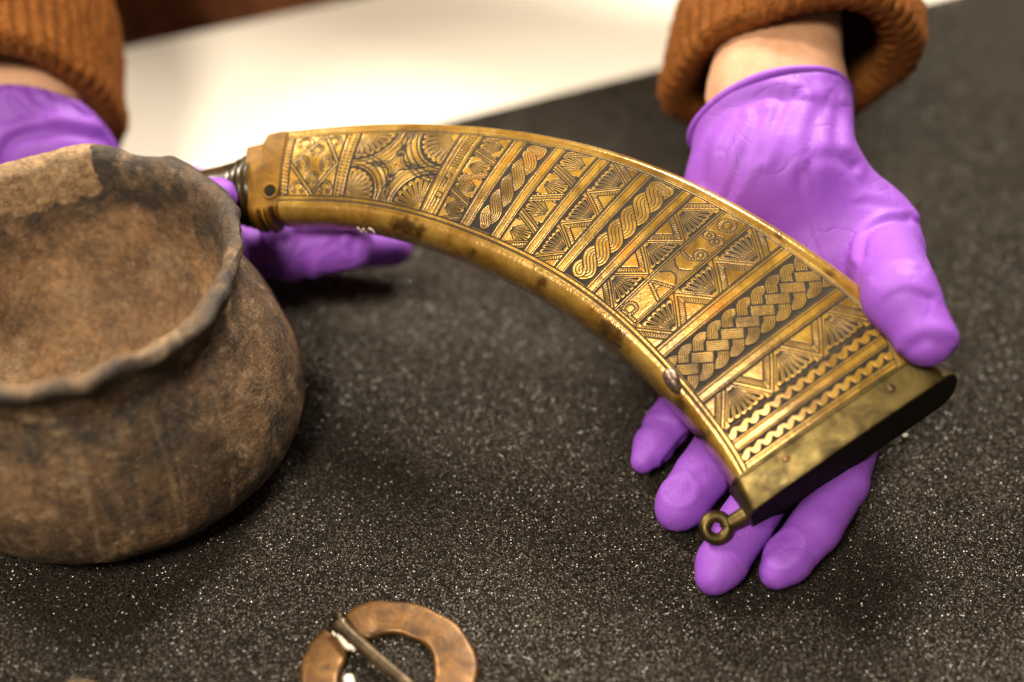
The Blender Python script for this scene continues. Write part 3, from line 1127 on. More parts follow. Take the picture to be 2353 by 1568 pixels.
nu = 420
us = np.linspace(0, UL, nu)
rows = []
for u in us:
    o_, i_ = OI(u)
    f = u / UL
    rows.append(sec(o_, i_, np.interp(f, ks, Tk), np.interp(f, ks, RIk), np.interp(f, ks, ROk), 30))
rows = np.array(rows)
P = rows.reshape(-1, 3)
# the same crown at the border so wall and face meet
nc = rows.shape[1]
cb = 0.0016 * (1 - 1.12 ** 2)
P = P + HN * cb
stain = np.zeros(len(P))
for x, y, r in ((1398, 752, .0042), (1415, 772, .0045), (1385, 735, .003), (930, 515, .0042), (955, 522, .003), (905, 505, .003), (1080, 573, .0018), (1240, 640, .002), (1610, 1000, .003), (1560, 930, .003), (1640, 1062, .003), (1905, 622, .002), (1790, 535, .0016)):
    c = onface(x, y, -0.004)
    dv = P - c
    dv = dv - (dv @ ray(x, y))[:, None] * ray(x, y) / (ray(x, y) @ ray(x, y))
    stain = np.maximum(stain, np.clip(1.25 - np.linalg.norm(dv, axis=1) / r + 0.9 * vnoise(P, 500, 3, 3), 0, 0.9))
P = P + HN * (vnoise(P, 45, 2) * 0.00025)[:, None]
body = link("horn_wall", P, grid_faces(nu, nc)[:, ::-1], M["side"], None, attrs={"groove": np.zeros(len(P)), "stain": stain})
adopt(body, horn)

# neck: plain stepped collar with turned rings on its lower side
NK = [((656, 322), (640, 449), .0180, .0045, .0035), ((640, 325), (632, 451), .0178, .0045, .004), ((615, 331), (614, 455), .0176, .005, .004), ((611, 336), (612, 456), .0178, .005, .004),
      ((604, 351), (606, 457), .0178, .0055, .0045), ((600, 357), (601, 458), .0175, .006, .005), ((585, 361), (586, 458), .0170, .006, .005), ((566, 366), (568, 456), .0165, .006, .005)]
fine = []
par = np.array([[*onface(*a), *onface(*c), T, ri, ro] for a, c, T, ri, ro in NK])
q = smooth_curve(par, 90)
s_ax = np.linspace(0, 1, 90)
rows, gro = [], []
for f, r in zip(s_ax, q):
    ring = 0.0
    for c0, wd in ((.06, .035), (.22, .05), (.40, .04), (.60, .05), (.80, .05)):
        ring = max(ring, math.exp(-((f - c0) / wd) ** 2))
    rr = sec(r[:3], r[3:6], r[6], r[7], r[8], 26, 0.0, 0.0010)
    flat = sec(r[:3], r[3:6], r[6], r[7] - 0.0016 * ring, r[8] - 0.0006 * ring, 26, -0.0005 * ring, 0.0010)
    k = np.zeros(len(rr)); k[2:36] = 1
    rows.append(rr + (flat - rr) * k[:, None]); gro.append(k * ring * 0.85)
rows = np.array(rows); nc = rows.shape[1]
V = rows.reshape(-1, 3)
F = grid_faces(90, nc, True)[:, ::-1].tolist() + [list(range(nc)), [89 * nc + j for j in range(nc)][::-1]]
adopt(link("neck", V, np.array(F, dtype=object), M["amber"], None, attrs={"groove": np.array(gro)}), horn)
# nozzle
n0, n1 = onface(569, 421, -0.0085), onface(425, 437, -0.0085)
prof = [(-.02, .0098), (.02, .0112), (.05, .0122), (.09, .0122), (.11, .0108), (.14, .0106), (.16, .0114), (.20, .0114), (.22, .0104), (.28, .0106), (.5, .0098), (1.0, .0088)]
path = smooth_curve([n0 + (n1 - n0) * f for f, r in prof], 60)
rad = np.interp(np.linalg.norm(path - n0, axis=1) / np.linalg.norm(n1 - n0), [p[0] for p in prof], [p[1] * 1.08 for p in prof])
v, f = tube(path, rad, 36)
adopt(link("nozzle", v, np.array(f, dtype=object), M["dark"], None), horn)
# peg hole with raised pale rim
hc = onface(622, 441, 0.0006)
hx = unit(onface(700, 441) - onface(622, 441)); hx = unit(hx - HN * (hx @ HN)); hy = np.cross(HN, hx)
th = np.linspace(0, 2 * math.pi, 30, endpoint=False)
v, f = tube([hc + .0026 * (math.cos(a) * hx + math.sin(a) * hy) for a in th], 0.00055, 10, closed=True)
ph_ = link("peg_hole", v, np.array(f, dtype=object), M["amber"], None, attrs={"groove": np.zeros(len(v))})
adopt(ph_, horn)
v = np.array([hc + HN * .0002 + .0023 * (math.cos(a) * hx + math.sin(a) * hy) for a in th] + [hc + HN * .00025 + .0012 * (math.cos(a) * hx + math.sin(a) * hy) for a in th])
o = link("hole_shade_disc", v, np.array(grid_faces(2, 30, True).tolist() + [list(range(30, 60))], dtype=object), M["black"], None)  # flat black disc painted in for the shade inside the hole
bpy.context.view_layer.update()
o.parent = ph_; o.matrix_parent_inverse = ph_.matrix_world.inverted()

# brass end cap
cs = [((2062, 846), (1716, 1080)), ((2085, 856), (1728, 1104)), ((2120, 870), (1743, 1131)), ((2151, 884), (1757, 1157))]
par = np.array([[*onface(*a), *onface(*c)] for a, c in cs])
q = smooth_curve(par, 26)
rows = []
for k, r in enumerate(q):
    f = k / 25
    g = 0.0007 + (0.0003 if (f < .09 or f > .93) else 0) - (0.0004 if k in (0, 25) else 0)
    rr = sec(r[:3], r[3:6], 0.0345 + .0005 * f, .0035, .0066, 26, g, 0.0016)
    depth = -(rr - r[:3]) @ HN
    rr = rr + unit(q[-1][:3] - q[0][:3])[None] * (depth * 0.09 * f)[:, None]
    rows.append(rr)
rows = np.array(rows); nc = rows.shape[1]
axis_end = unit((q[-1][:3] + q[-1][3:6]) / 2 - (q[-6][:3] + q[-6][3:6]) / 2)
axis_end = unit(axis_end + 0.09 * HN)
lip = rows[-1].mean(0) + (rows[-1] - rows[-1].mean(0)) * 0.988
inn = lip - axis_end * 0.0002
V = np.vstack([rows.reshape(-1, 3), lip + axis_end * 0.0001, inn])
nr = len(q) + 2
cap = link("end_cap", V, grid_faces(nr, nc, True)[:, ::-1], M["brass"], None)
adopt(cap, horn)
cap["label"] = "tarnished brass band at the wide end"
bpy.context.view_layer.update()


def sub(o, p):
    o.parent = p
    o.matrix_parent_inverse = p.matrix_world.inverted()
    return o


sub(link("end_plate", inn * 0.9995 + inn.mean(0) * 0.0005 + axis_end * 0.0002, np.array([list(range(nc))[::-1]], dtype=object), M["black"], None, smooth=False), cap)
for x, y in ((1805, 1056), (2046, 895), (1932, 975)):
    c = onface(x, y, 0.0018)
    o = link("rivet", *(lambda s: (s[0], np.array(s[1], dtype=object)))(sphere((0, 0, 0), (0.0013, 0.0013, 0.0004))), M["copper"], None)
    o.location = c
    o.rotation_euler = Vector(HN).to_track_quat('Z', 'Y').to_euler()
    bpy.context.view_layer.update()
    sub(o, cap)
# ring eyelet at the lower corner of the cap
e0 = at(1705, 1188, 0.026); e1 = at(1672, 1206, 0.0245); ec = at(1646, 1213, 0.024)
ed = unit(e0 - ec); view = unit(CAM - ec); e2 = unit(np.cross(view, ed)); e1_ = unit(ed)
v1, f1 = tube([ec + .0036 * (math.cos(a) * e1_ + math.sin(a) * e2) for a in np.linspace(0, 2 * math.pi, 28, endpoint=False)], 0.0020, 12, closed=True)
v2, f2 = tube(smooth_curve([ec + e1_ * .0040, e1, e0, e0 + e1_ * .006 + np.array([0, 0, .002])], 14), np.linspace(.0021, .0030, 14), 14)
v, f = join([(v1, f1), (v2, f2)])
o = link("eyelet", v, f, M["brass"], None)
sub(o, cap)
# iron lug on the inner border, painted mark on the wall
lc = onface(1546, 876, -0.0004)
ld = unit(onface(1555, 905) - onface(1530, 855)); lw_ = unit(np.cross(HN, ld))
v, f = sphere((0, 0, 0), 1, 24, 14)
bend = 0.25 * v[:, :1]
v = lc + v[:, :1] * ld * .0046 + v[:, 1:2] * lw_ * .0024 * (1 - bend) + v[:, 2:] * HN * .0023
v = v + (vnoise(v, 500, 4) * .0003)[:, None] * HN
adopt(link("lug", v, np.array(f, dtype=object), M["iron"], None), horn)
tag(horn, "curved golden powder horn engraved with plaits, fans and PA 1680, held in gloved hands", "powder horn")


def onsurf(P, x, y, tol=0.0016):
    """first point of a built surface met by a sight line"""
    d = unit(ray(x, y)); w = P - CAM
    t = w @ d
    m = np.linalg.norm(w - t[:, None] * d, axis=1)
    ok = m < tol
    if not ok.any():
        ok = m < m.min() + 0.0005
    return CAM + d * t[ok].min()


BODY = P
marks = []
for pts in ([(822, 523.5), (828, 529), (833, 533)], [(835, 526), (838, 530), (842, 534)], [(847, 525), (853, 527), (858, 531), (861, 536)]):
    pp = [onsurf(BODY, *p) - unit(ray(*p)) * 0.0002 for p in pts]
    marks.append(tube(smooth_curve(pp, 10), 0.00034, 8))
v, f = join(marks)
o = link("accession_mark", v, f, M["white"], None)
bpy.context.view_layer.update()
adopt(o, horn)
o["label"] = "small handwritten white inventory marks on the horn wall"

# ------------------------------------------------------------------ earthenware pot
PC = np.array([-0.1393, -0.0560, ZM])
prof = [(0.000, 0.000), (0.030, 0.0), (0.046, 0.0012), (0.0560, 0.0050), (0.0632, 0.0110), (0.0668, 0.0185), (0.0676, 0.0265), (0.0668, 0.0352), (0.0646, 0.0445), (0.0612, 0.0535), (0.0576, 0.0612), (0.0556, 0.0665), (0.0558, 0.0712), (0.0570, 0.0757), (0.0588, 0.0788), (0.0600, 0.0806),
        (0.0606, 0.0826), (0.0593, 0.0843), (0.0562, 0.0843), (0.0534, 0.0812), (0.0520, 0.0752), (0.0518, 0.0690), (0.0510, 0.0620), (0.0500, 0.0540), (0.0475, 0.0450), (0.0428, 0.0360), (0.0360, 0.0282), (0.0275, 0.0222), (0.0180, 0.0184), (0.0090, 0.0168), (0.0, 0.0163)]
pr = smooth_curve(np.array(prof), 260)
na = 460
th = np.linspace(0, 2 * math.pi, na, endpoint=False)
rr, zz = pr[:, 0:1], pr[:, 1:2]
frac = np.linspace(0, 1, 260)[:, None] * (len(prof) - 1)
inner = np.clip((frac - 16.5) / 1.2, 0, 1) + 0 * th[None]
rim_w = np.exp(-((frac - 16.3) / 2.6) ** 2)
ca, sa = np.cos(th)[None], np.sin(th)[None]


def bumpat(deg, width):
    d = (np.degrees(th)[None] - deg + 180) % 360 - 180
    return np.exp(-(d / width) ** 2)


LUMPS = ((232, 858, .0019, 3.6), (350, 792, .0019, 4.0), (290, 830, -.0012, 4), (420, 735, .0012, 5), (120, 885, .0014, 5), (505, 640, -.0010, 6))
rimz = 0.0022 * bumpat(92, 12) - 0.0020 * bumpat(73, 9) + 0.0016 * bumpat(58, 14) - 0.0012 * bumpat(118, 14) - 0.0006 * bumpat(-40, 25)
circ = np.stack([ca[0] * 1.0, sa[0] * 1.0, 0 * th], -1)
rimz = rimz + 0.0007 * vnoise(circ, 3.1, 4, 2)[None]
rimr = (0.0014 * vnoise(circ, 2.3, 8, 3)[None] + 0.0012 * vnoise(circ, 8.5, 18, 3)[None]
        + sum(hh_ * bumpat(math.degrees(math.atan2(*(at(x_, y_, .084) - PC)[[1, 0]])), w_) for x_, y_, hh_, w_ in LUMPS))
R_ = rr + rimr * rim_w * (rr > 0.03)
dx, dy = -0.0087 * np.clip(zz / 0.08, 0, 1) ** 2 * 0.6, 0.0
V = np.stack([PC[0] + dx + R_ * ca, PC[1] + R_ * sa, PC[2] + zz + rimz * np.clip((zz - .045) / .035, 0, 1)], -1)
flat = V.reshape(-1, 3)
Nn = np.stack([ca * np.ones_like(rr), sa * np.ones_like(rr), 0 * rr * ca], -1).reshape(-1, 3)
low = np.clip((flat[:, 2] - ZM) / 0.01, 0, 1)
dispv = (0.0012 * vnoise(flat, 38, 21, 2) + 0.00075 * vnoise(flat, 120, 22, 4)) * low
# incised strokes on the outside
out = (1 - inner.reshape(-1))
scr = np.zeros(len(flat))
zf = np.clip((zz - 0.008) / 0.05, 0, 1) + 0 * th[None]
for deg, lean, w, z0, z1 in ((-78, 3, .55, .012, .060), (-70, -2, .4, .014, .055), (-57, 4, .55, .010, .062), (-55, 6, .35, .016, .058), (-40, 8, .5, .018, .058), (-30, -14, .4, .02, .05), (-22, 16, .45, .02, .052), (-10, -22, .4, .016, .050), (2, 24, .45, .016, .05), (-92, 2, .5, .014, .058), (-104, -3, .5, .012, .055), (-66, 5, .3, .02, .05)):
    c = deg + lean * (zz - .03) / .03
    d = ((np.degrees(th)[None] - c + 180) % 360 - 180) / w
    s = np.exp(-d ** 2) * ((zz > z0) & (zz < z1))
    scr = np.maximum(scr, s.reshape(-1))
scr *= out * np.clip(0.75 + 0.8 * vnoise(flat, 120, 31, 2), 0, 1)
dispv = dispv - 0.00035 * scr
flat = flat + Nn * dispv[:, None] * np.where(inner.reshape(-1) > .5, -0.9, 1)[:, None]
# coil ridges and gouges inside
flat = flat + np.array([0, 0, 1.0]) * (0.0006 * inner.reshape(-1) * vnoise(flat * np.array([1, 1, 2.5]), 110, 40, 2) * low)[:, None]
# repaired patch of the inner rim (a fired clay fill of another colour), soot round it
deg = (np.degrees(th)[None] + 0 * zz).reshape(-1)
zloc = (zz + 0 * th[None]).reshape(-1)
inr = inner.reshape(-1)
wv = vnoise(flat, 150, 50, 3)
ed0 = np.clip((deg - (89.5 + 7 * wv)) / 0.8, 0, 1) * np.clip(((136 + 10 * wv) - deg) / 4, 0, 1)
dep = np.clip((zloc - (0.0675 + 0.006 * wv)) / 0.0012, 0, 1)
patch = ed0 * dep * (frac.repeat(na, 1).reshape(-1) > 15.4)
sootz = np.clip((zloc - .048 + .012 * wv) / .024, 0, 1) * inr * np.clip(1.9 - np.abs(((deg - 95 + 180) % 360) - 180) / 70, 0, 1)
rimdark = np.exp(-((frac.repeat(na, 1).reshape(-1) - 16.5) / 2.4) ** 2) * np.clip(1.0 + 1.2 * vnoise(flat, 60, 60, 3), 0.25, 1)
worn = sum(np.clip(hh_, 0, 1) * 330 * bumpat(math.degrees(math.atan2(*(at(x_, y_, .084) - PC)[[1, 0]])), w_ * 1.1) for x_, y_, hh_, w_ in LUMPS)
rimdark = rimdark * np.clip(1 - (worn + 0 * zz).reshape(-1), 0.1, 1)
soot = np.clip(np.maximum(sootz, rimdark), 0, 0.95) * np.clip(0.9 + 0.5 * wv, 0, 1)
F = grid_faces(260, na, True)[:, ::-1]
F = F[:, ::-1]
pot = link("clay_pot", flat, F, M["pot"], None, attrs={"inner": inr, "patch": patch, "soot": soot, "scratch": scr})
tag(pot, "round bellied brown earthenware pot with wavy flared rim and sooty mottled walls", "pot")

# ------------------------------------------------------------------ penannular brooch
BC = at(891, 1556, ZM)
br = empty("brooch", tuple(BC))
g1, g2 = at(795, 1430, ZM) - BC, at(771, 1473, ZM) - BC
a1, a2 = math.atan2(g1[1], g1[0]), math.atan2(g2[1], g2[0])
if a2 < a1:
    a2 += 2 * math.pi
ang = np.linspace(a2, a1 + 2 * math.pi, 150)
V = []
loopn = 16
for k, a in enumerate(ang):
    f = k / (len(ang) - 1)
    taper = min(1.0, 0.80 + min(f, 1 - f) * 6)
    ro = 0.0268 + 0.0006 * math.sin(3 * a + 1) + 0.0003 * math.sin(11 * a)
    ri = 0.0142 + 0.0004 * math.sin(2 * a) - 0.0003 * math.sin(7 * a)
    m_, h_ = (ro + ri) / 2, (ro - ri) / 2 * taper
    h2 = 0.0011
    for t in np.linspace(0, 2 * math.pi, loopn, endpoint=False):
        c_, s_ = math.cos(t), math.sin(t)
        x = m_ + h_ * math.copysign(abs(c_) ** .35, c_)
        z = h2 * math.copysign(abs(s_) ** .5, s_) + (0.0004 if abs(c_) < .8 and s_ > 0 else 0)
        V.append(BC + np.array([x * math.cos(a), x * math.sin(a), h2 + z]))
V = np.array(V)
V = V + np.array([0, 0, 1.0]) * (vnoise(V, 170, 3, 2) * .00035)[:, None]
n_ = len(ang)
F = grid_faces(n_, loopn, True).tolist() + [list(range(loopn))[::-1], [(n_ - 1) * loopn + j for j in range(loopn)]]
adopt(link("ring", V, np.array(F, dtype=object), M["copper"], None), br)
h0 = at(781, 1434, ZM + .0040); h1 = at(805, 1462, ZM + .0046); h2_ = at(945, 1580, ZM + .0040); h3 = at(1010, 1640, ZM + .0030)
pth = smooth_curve([h0, h1, h2_, h3], 40)
v1, f1 = tube(pth, np.interp(np.linspace(0, 1, 40), [0, .08, .2, 1], [.0024, .0031, .0027, .0014]), 16)
mid_ = (at(781, 1436, ZM))
loop_ = [mid_ + np.array([0, 0, .0024]) + .0026 * (math.cos(t) * unit(h1 - h0) + math.sin(t) * np.array([0, 0, 1])) for t in np.linspace(0, 2 * math.pi, 20, endpoint=False)]
v2, f2 = tube(loop_, .0011, 10, closed=True)
v, f = join([(v1, f1), (v2, f2)])
adopt(link("pin", v, f, M["bronze"], None), br)
tag(br, "flat copper ring brooch with a gap and a dark slanting pin, lying on the mat", "brooch")
tp = [at(x, y, ZM + z) for x, y, z in ((768, 1457, .0030), (776, 1453, .0040), (784, 1466, .0046), (792, 1478, .0046), (800, 1487, .0044), (810, 1488, .0046), (818, 1493, .0040))]
v, f = tube(smooth_curve(tp, 40), .0009 + .0003 * np.sin(np.arange(40) * 1.9), 8)
v2, f2 = tube(smooth_curve([at(800, 1479, ZM + .0042), at(808, 1487, ZM + .0044), at(815, 1484, ZM + .004)], 14), .0008, 8)
v, f = join([(v, f), (v2, f2)])
tag(link("thread", v, f, M["white"]), "scrap of white thread knotted round the brooch gap", "thread")
t0, t1 = at(800, 1556, ZM + .0016), at(812, 1600, ZM + .0016)
v, f = tube(smooth_curve([t0, t0 + (t1 - t0) * .06, t0 + (t1 - t0) * .5, t1], 24), np.interp(np.linspace(0, 1, 24), [0, .08, .25, 1], [.0008, .0014, .0016, .0016]), 14)
tag(link("label_tube", v, np.array(f, dtype=object), M["white"]), "white rounded label tube end inside the copper brooch ring", "label")
# dark bronze disc at the lower edge
DC = at(176, 1634, ZM)
dv = empty("bronze_disc", tuple(DC))
pf = [(0.0, .0034), (.004, .0033), (.0066, .0026), (.0074, .0022), (.0082, .0030), (.0092, .0030), (.0098, .0020), (.0096, .0004), (.008, 0.0), (0.0, 0.0)]
pq = smooth_curve(np.array(pf), 50)
th2 = np.linspace(0, 2 * math.pi, 60, endpoint=False)
V = np.stack([DC[0] + pq[:, :1] * np.cos(th2), DC[1] + pq[:, :1] * np.sin(th2), DC[2] + pq[:, 1:2] + 0 * th2], -1).reshape(-1, 3)
adopt(link("disc", V, grid_faces(50, 60, True)[:, ::-1], M["bronze"]), dv)
v, f = sphere(at(190, 1586, ZM + .0030), (.0013, .0011, .0009), 14, 8)
adopt(link("stud", v, np.array(f, dtype=object), M["copper"]), dv)
tag(dv, "small dark bronze disc with raised rim peeking in at the bottom edge", "metal disc")
v, f = sphere(at(2080, 1003, ZM + .0010), (.0009, .0007, .0008), 10, 6)
v = v + (vnoise(v, 1500, 3) * .0004)[:, None]
tag(link("crumb", v, np.array(f, dtype=object), M["white"]), "tiny white crumb on the mat behind the brass end of the horn", "crumb")

# ------------------------------------------------------------------ the person holding the horn
tors = np.array([-0.17, 0.47, 0.0])
person = empty("person", (tors[0], tors[1], -0.74))
tag(person, "person in a rust knitted jumper and violet gloves holding the horn with both hands", "person")


def keep(o, label=None):
    adopt(o, person)
    if label:
        o["label"] = label
    return o


side = EX
wr = at(1785, 215, 0.088); wr_back = at(1795, -120, 0.100)
wl = at(40, 225, 0.066); wl_back = at(0, -160, 0.100)
elR = wr + unit(wr_back - wr) * 0.22; elL = wl + unit(wl_back - wl) * 0.22
shR = np.array([tors[0], tors[1], 0.42]) + side * 0.16; shL = np.array([tors[0], tors[1], 0.42]) - side * 0.16
XA = np.array([0.0078, 0, 0])
wR2 = at(1790, 330, 0.080); wL2 = at(62, 300, 0.058)


def armprims(w2, w, el, sh):
    a = [(w2 - XA, w - XA, .0160, .0166, .008), (w2 + XA, w + XA, .0160, .0166, .008), (w - XA, el, .0166, .022, .008), (w + XA, el, .0166, .022, .008), (el, sh, .030, .045, .02)]
    return a


bp = armprims(wR2, wr, elR, shR) + armprims(wL2, wl, elL, shL)
ch = np.array([tors[0], tors[1], 0.30])
bp += [(shL, shR, .05, .05, .05), (ch - side * .06, ch + side * .06, .10, .10, .06), (ch - side * .05 - [0, 0, .3], ch + side * .05 - [0, 0, .3], .10, .10, .06)]
v, f = solid(bp, 0.0036)
keep(link("body", v, f, M["skin"], None), "bare fair forearms showing between sleeve and glove")
jp = [(elR + unit(wr - elR) * .02, elR, .050, .052, .02), (elR, shR, .052, .066, .03), (elL + unit(wl - elL) * .02, elL, .050, .052, .02), (elL, shL, .052, .066, .03), (shL, shR, .07, .07, .05),
      (ch - side * .12, ch + side * .14, .12, .12, .06), (ch - side * .12 - [0, 0, .22], ch + side * .14 - [0, 0, .22], .115, .115, .06)]
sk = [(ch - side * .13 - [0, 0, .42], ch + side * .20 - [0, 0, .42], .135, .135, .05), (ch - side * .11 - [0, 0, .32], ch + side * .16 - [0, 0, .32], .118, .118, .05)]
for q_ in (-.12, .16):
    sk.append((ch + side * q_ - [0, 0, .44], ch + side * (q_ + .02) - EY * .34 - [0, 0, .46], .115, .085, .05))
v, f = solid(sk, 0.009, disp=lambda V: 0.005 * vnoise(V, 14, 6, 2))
keep(link("shaded_lap", v, f, M["shaded_lap"], None))  # lap under the jumper; its darker brown carries painted shade
v, f = solid(jp, 0.009, disp=lambda V: 0.004 * vnoise(V, 22, 3, 2))
keep(link("jumper", v, f, M["wool"], None))


def sleeve(c, r_, u_, back, A, Bx, th_, length, grow, seed):
    """turned-back knitted cuff and the sleeve behind it"""
    ax = unit(back)
    pfl = []     # (distance back, radial offset)
    for s_ in np.linspace(0, 1, 130):
        pfl.append((length * (1 - s_) ** 1.0, th_ * (0.55 + 0.45 * math.exp(-((length * (1 - s_)) / 0.05) ** 2)) + grow * (1 - s_)))
    for t in np.linspace(0, math.pi, 14)[1:]:
        pfl.append((-math.sin(t) * th_ * 0.55, th_ * (0.5 + 0.5 * math.cos(t))))
    for s_ in np.linspace(0, 1, 12)[1:]:
        pfl.append((0.07 * s_, -0.001 * s_))
    n = 420
    t = np.linspace(0, 2 * math.pi, n, endpoint=False)
    V, ribs = [], []
    for d, o_ in pfl:
        ring = c + ax * d + ((A + o_) * np.cos(t))[:, None] * r_ + ((Bx + o_) * np.sin(t))[:, None] * u_
        V.append(ring)
    V = np.array(V); sh = V.shape
    ctr = (c + ax * np.array([p[0] for p in pfl])[:, None])[:, None]
    nd = V - ctr; nd /= np.linalg.norm(nd, axis=2, keepdims=True)
    dd = np.array([p[0] for p in pfl]) + np.cumsum(np.r_[0, np.abs(np.diff([p[1] for p in pfl]))])
    rib = (0.0022 * np.abs(np.sin(t * 23))[None] ** 0.7) * (0.75 + 0.25 * np.abs(np.sin(dd / 0.0016))[:, None])
    fl = V.reshape(-1, 3)
    lump = 0.0060 * vnoise(fl, 24, seed, 2) + 0.0012 * vnoise(fl, 110, seed + 3, 2) + 0.0006 * vnoise(fl, 420, seed + 5, 2)
    fl = fl + nd.reshape(-1, 3) * (lump + rib.reshape(-1))[:, None]
    return fl, grid_faces(sh[0], n, True)[:, ::-1]


rc = at(1812, 150, 0.078)
pr_, pl_ = at(2052, 145, 0.064), at(1588, 168, 0.064)
r_ax = unit(pr_ - pl_)
top = at(1795, 22, 0.112)
u_ax = unit((top - rc) - r_ax * ((top - rc) @ r_ax))
RSL = dict(c=rc, r_=r_ax, u_=u_ax, back=wr_back - wr + np.array([0, 0, 0.0]), A=np.linalg.norm(pr_ - pl_) / 2 - .0085, Bx=np.linalg.norm(top - rc) - .003, th_=.0150, length=.21, grow=-.004, seed=11)
v, f = sleeve(**RSL)
keep(link("sleeve", v, f, M["wool"], None), "right hand side sleeve with rolled cuff over the mat edge")
lc_ = at(56, 222, 0.062)
pr2, pl2 = at(240, 208, 0.052), at(-115, 208, 0.052)
r2 = unit(pr2 - pl2); top2 = at(62, 104, 0.094)
u2 = unit((top2 - lc_) - r2 * ((top2 - lc_) @ r2))
v, f = sleeve(lc_, r2, u2, wl_back - wl, np.linalg.norm(pr2 - pl2) / 2 - .006, np.linalg.norm(top2 - lc_) - .002, .0145, .21, -.004, 27)
keep(link("sleeve", v, f, M["wool"], None), "left hand side sleeve, blurred, above the white table")


def glove(prims, cutp, cutn, voxel, wr_c, seed, parent_label, nails=(), folds=()):
    """folds: measured runs of a crease (sight-line points), depth mm, width in metres"""
    def disp(V):
        dc = (cutp - V) @ cutn
        bead = 0.0016 * np.exp(-np.maximum(dc, 0) / .014) * np.clip(dc / .0025, 0, 1) + 0.0009
        near = np.clip(1 - np.linalg.norm(V - wr_c, axis=1) / 0.070, 0, 1)
        q = V + 0.004 * np.stack([vnoise(V, 30, seed + 1), vnoise(V, 30, seed + 2), vnoise(V, 30, seed + 3)], -1)
        w1 = (1 - np.abs(vnoise(q * np.array([1.0, .22, .5]), 80, seed, 1))) ** 4
        d = (0.12 + near) * 0.00042 * w1 + 0.0002 * vnoise(V, 160, seed + 9, 2) + bead
        z = (CAM - V) @ BX
        qx, qy = 1176.5 - FPX * ((CAM - V) @ RX) / z, 784 + FPX * ((CAM - V) @ UX) / z
        for pts, dep, wid, zmin in folds:
            pp = smooth_curve(np.array(pts, float), 24)
            m = np.full(len(V), 1e9)
            sg = np.zeros(len(V))
            for (x0, y0), (x1, y1) in zip(pp[:-1], pp[1:]):
                l2 = (x1 - x0) ** 2 + (y1 - y0) ** 2 + 1e-9
                t = np.clip(((qx - x0) * (x1 - x0) + (qy - y0) * (y1 - y0)) / l2, 0, 1)
                dd = np.hypot(qx - x0 - t * (x1 - x0), qy - y0 - t * (y1 - y0))
                up = dd < m
                m = np.where(up, dd, m)
                sg = np.where(up, np.sign((qx - x0) * (y1 - y0) - (qy - y0) * (x1 - x0)), sg)
            e = m * z / FPX / wid * sg
            on = (V[:, 2] > zmin)
            d = d + on * dep * (-np.exp(-e ** 2) + 0.8 * np.exp(-((e - 1.7) / 1.1) ** 2))
        for c, ax, rx, ry in nails:
            sx = unit(np.cross(ax, [0, .3, 1.0])); up = np.cross(sx, ax)
            if up[2] < 0:
                up = -up
            x, y, z_ = (V - c) @ sx / rx, (V - c) @ ax / ry, (V - c) @ up
            e = np.sqrt(x * x + y * y)
            d = d + (z_ > 0.001) * (-0.0007 * np.clip((1.0 - e) * 3, 0, 1) + 0.00035 * np.exp(-((e - 1.12) / .12) ** 2))
        return d
    v, f = solid(prims, voxel, [(cutp, cutn)], disp)
    # rolled hem all round the cuff
    dc = (cutp - v) @ cutn
    rg = v[(dc > .0018) & (dc < .0042)]
    c0 = rg.mean(0)
    e1 = unit(np.cross(cutn, [0.1, .2, 1.0])); e2 = np.cross(cutn, e1)
    an, rd, hh = np.arctan2((rg - c0) @ e2, (rg - c0) @ e1), np.hypot((rg - c0) @ e1, (rg - c0) @ e2), 0
    nb = 72
    R_ = np.array([np.median(rd[np.abs((an - a + math.pi) % (2 * math.pi) - math.pi) < .09]) for a in np.linspace(-math.pi, math.pi, nb, endpoint=False)])
    R_ = (np.roll(R_, 1) + 2 * R_ + np.roll(R_, -1)) / 4
    aa = np.linspace(-math.pi, math.pi, nb, endpoint=False)
    off = cutn * (((cutp - c0) @ cutn) - .0008)
    hem = [c0 + off + (R_[k] + .0001) * (math.cos(aa[k]) * e1 + math.sin(aa[k]) * e2) for k in range(nb)]
    hv, hf = tube(hem, .0013 + .0002 * np.sin(aa * 3 + 1), 10, closed=True)
    v, f = join([(v, f.tolist()), (hv, hf)])
    return keep(link("glove", v, f, M["glove"], None), parent_label)


def cutplane(a, b, back, lean=.18):
    n_ = unit(np.cross(b - a, np.array([0, lean, 1.0])))
    return (a + b) / 2, (n_ if n_ @ back > 0 else -n_)


# hand on the right of the picture, palm up beneath the wide end
g = []
w0, w1 = at(1774, 190, 0.090), at(1783, 400, 0.078)
XB = np.array([0.0090, 0, 0])
g += [(w0 - XB, w1 - XB, .0170, .0172, .006), (w0 + XB, w1 + XB, .0168, .0168, .006), (w0, w1, .0200, .0190, .006)]
heel_a, heel_b = at(1700, 470, 0.066), at(1885, 485, 0.066)
g += [(w1 - XB, heel_a, .0172, .016, .008), (w1 + XB, heel_b, .0168, .017, .008), (heel_a, heel_b, .016, .017, .008)]
kn = [at(1985, 850, .026), at(1890, 800, .026), at(1790, 770, .027), at(1690, 745, .028)]
pip = [at(1936, 1110, .0170), at(1790, 1080, .0165), at(1668, 1010, .0165), at(1585, 900, .018)]
dip = [at(1872, 1215, .0150), at(1712, 1205, .0145), at(1612, 1095, .0150), at(1532, 980, .0155)]
tip = [at(1808, 1288, .0118), at(1656, 1298, .0118), at(1566, 1158, .0130), at(1502, 1024, .0140)]
rad = [(.0100, .0078, .0075, .0068), (.0102, .0084, .0080, .0071), (.0100, .0086, .0084, .0077), (.0088, .0072, .0070, .0061)]
for k in range(4):
    base = heel_b + (heel_a - heel_b) * (k / 3.0)
    g.append((base, kn[k], .0155, rad[k][0] + .002, .008))
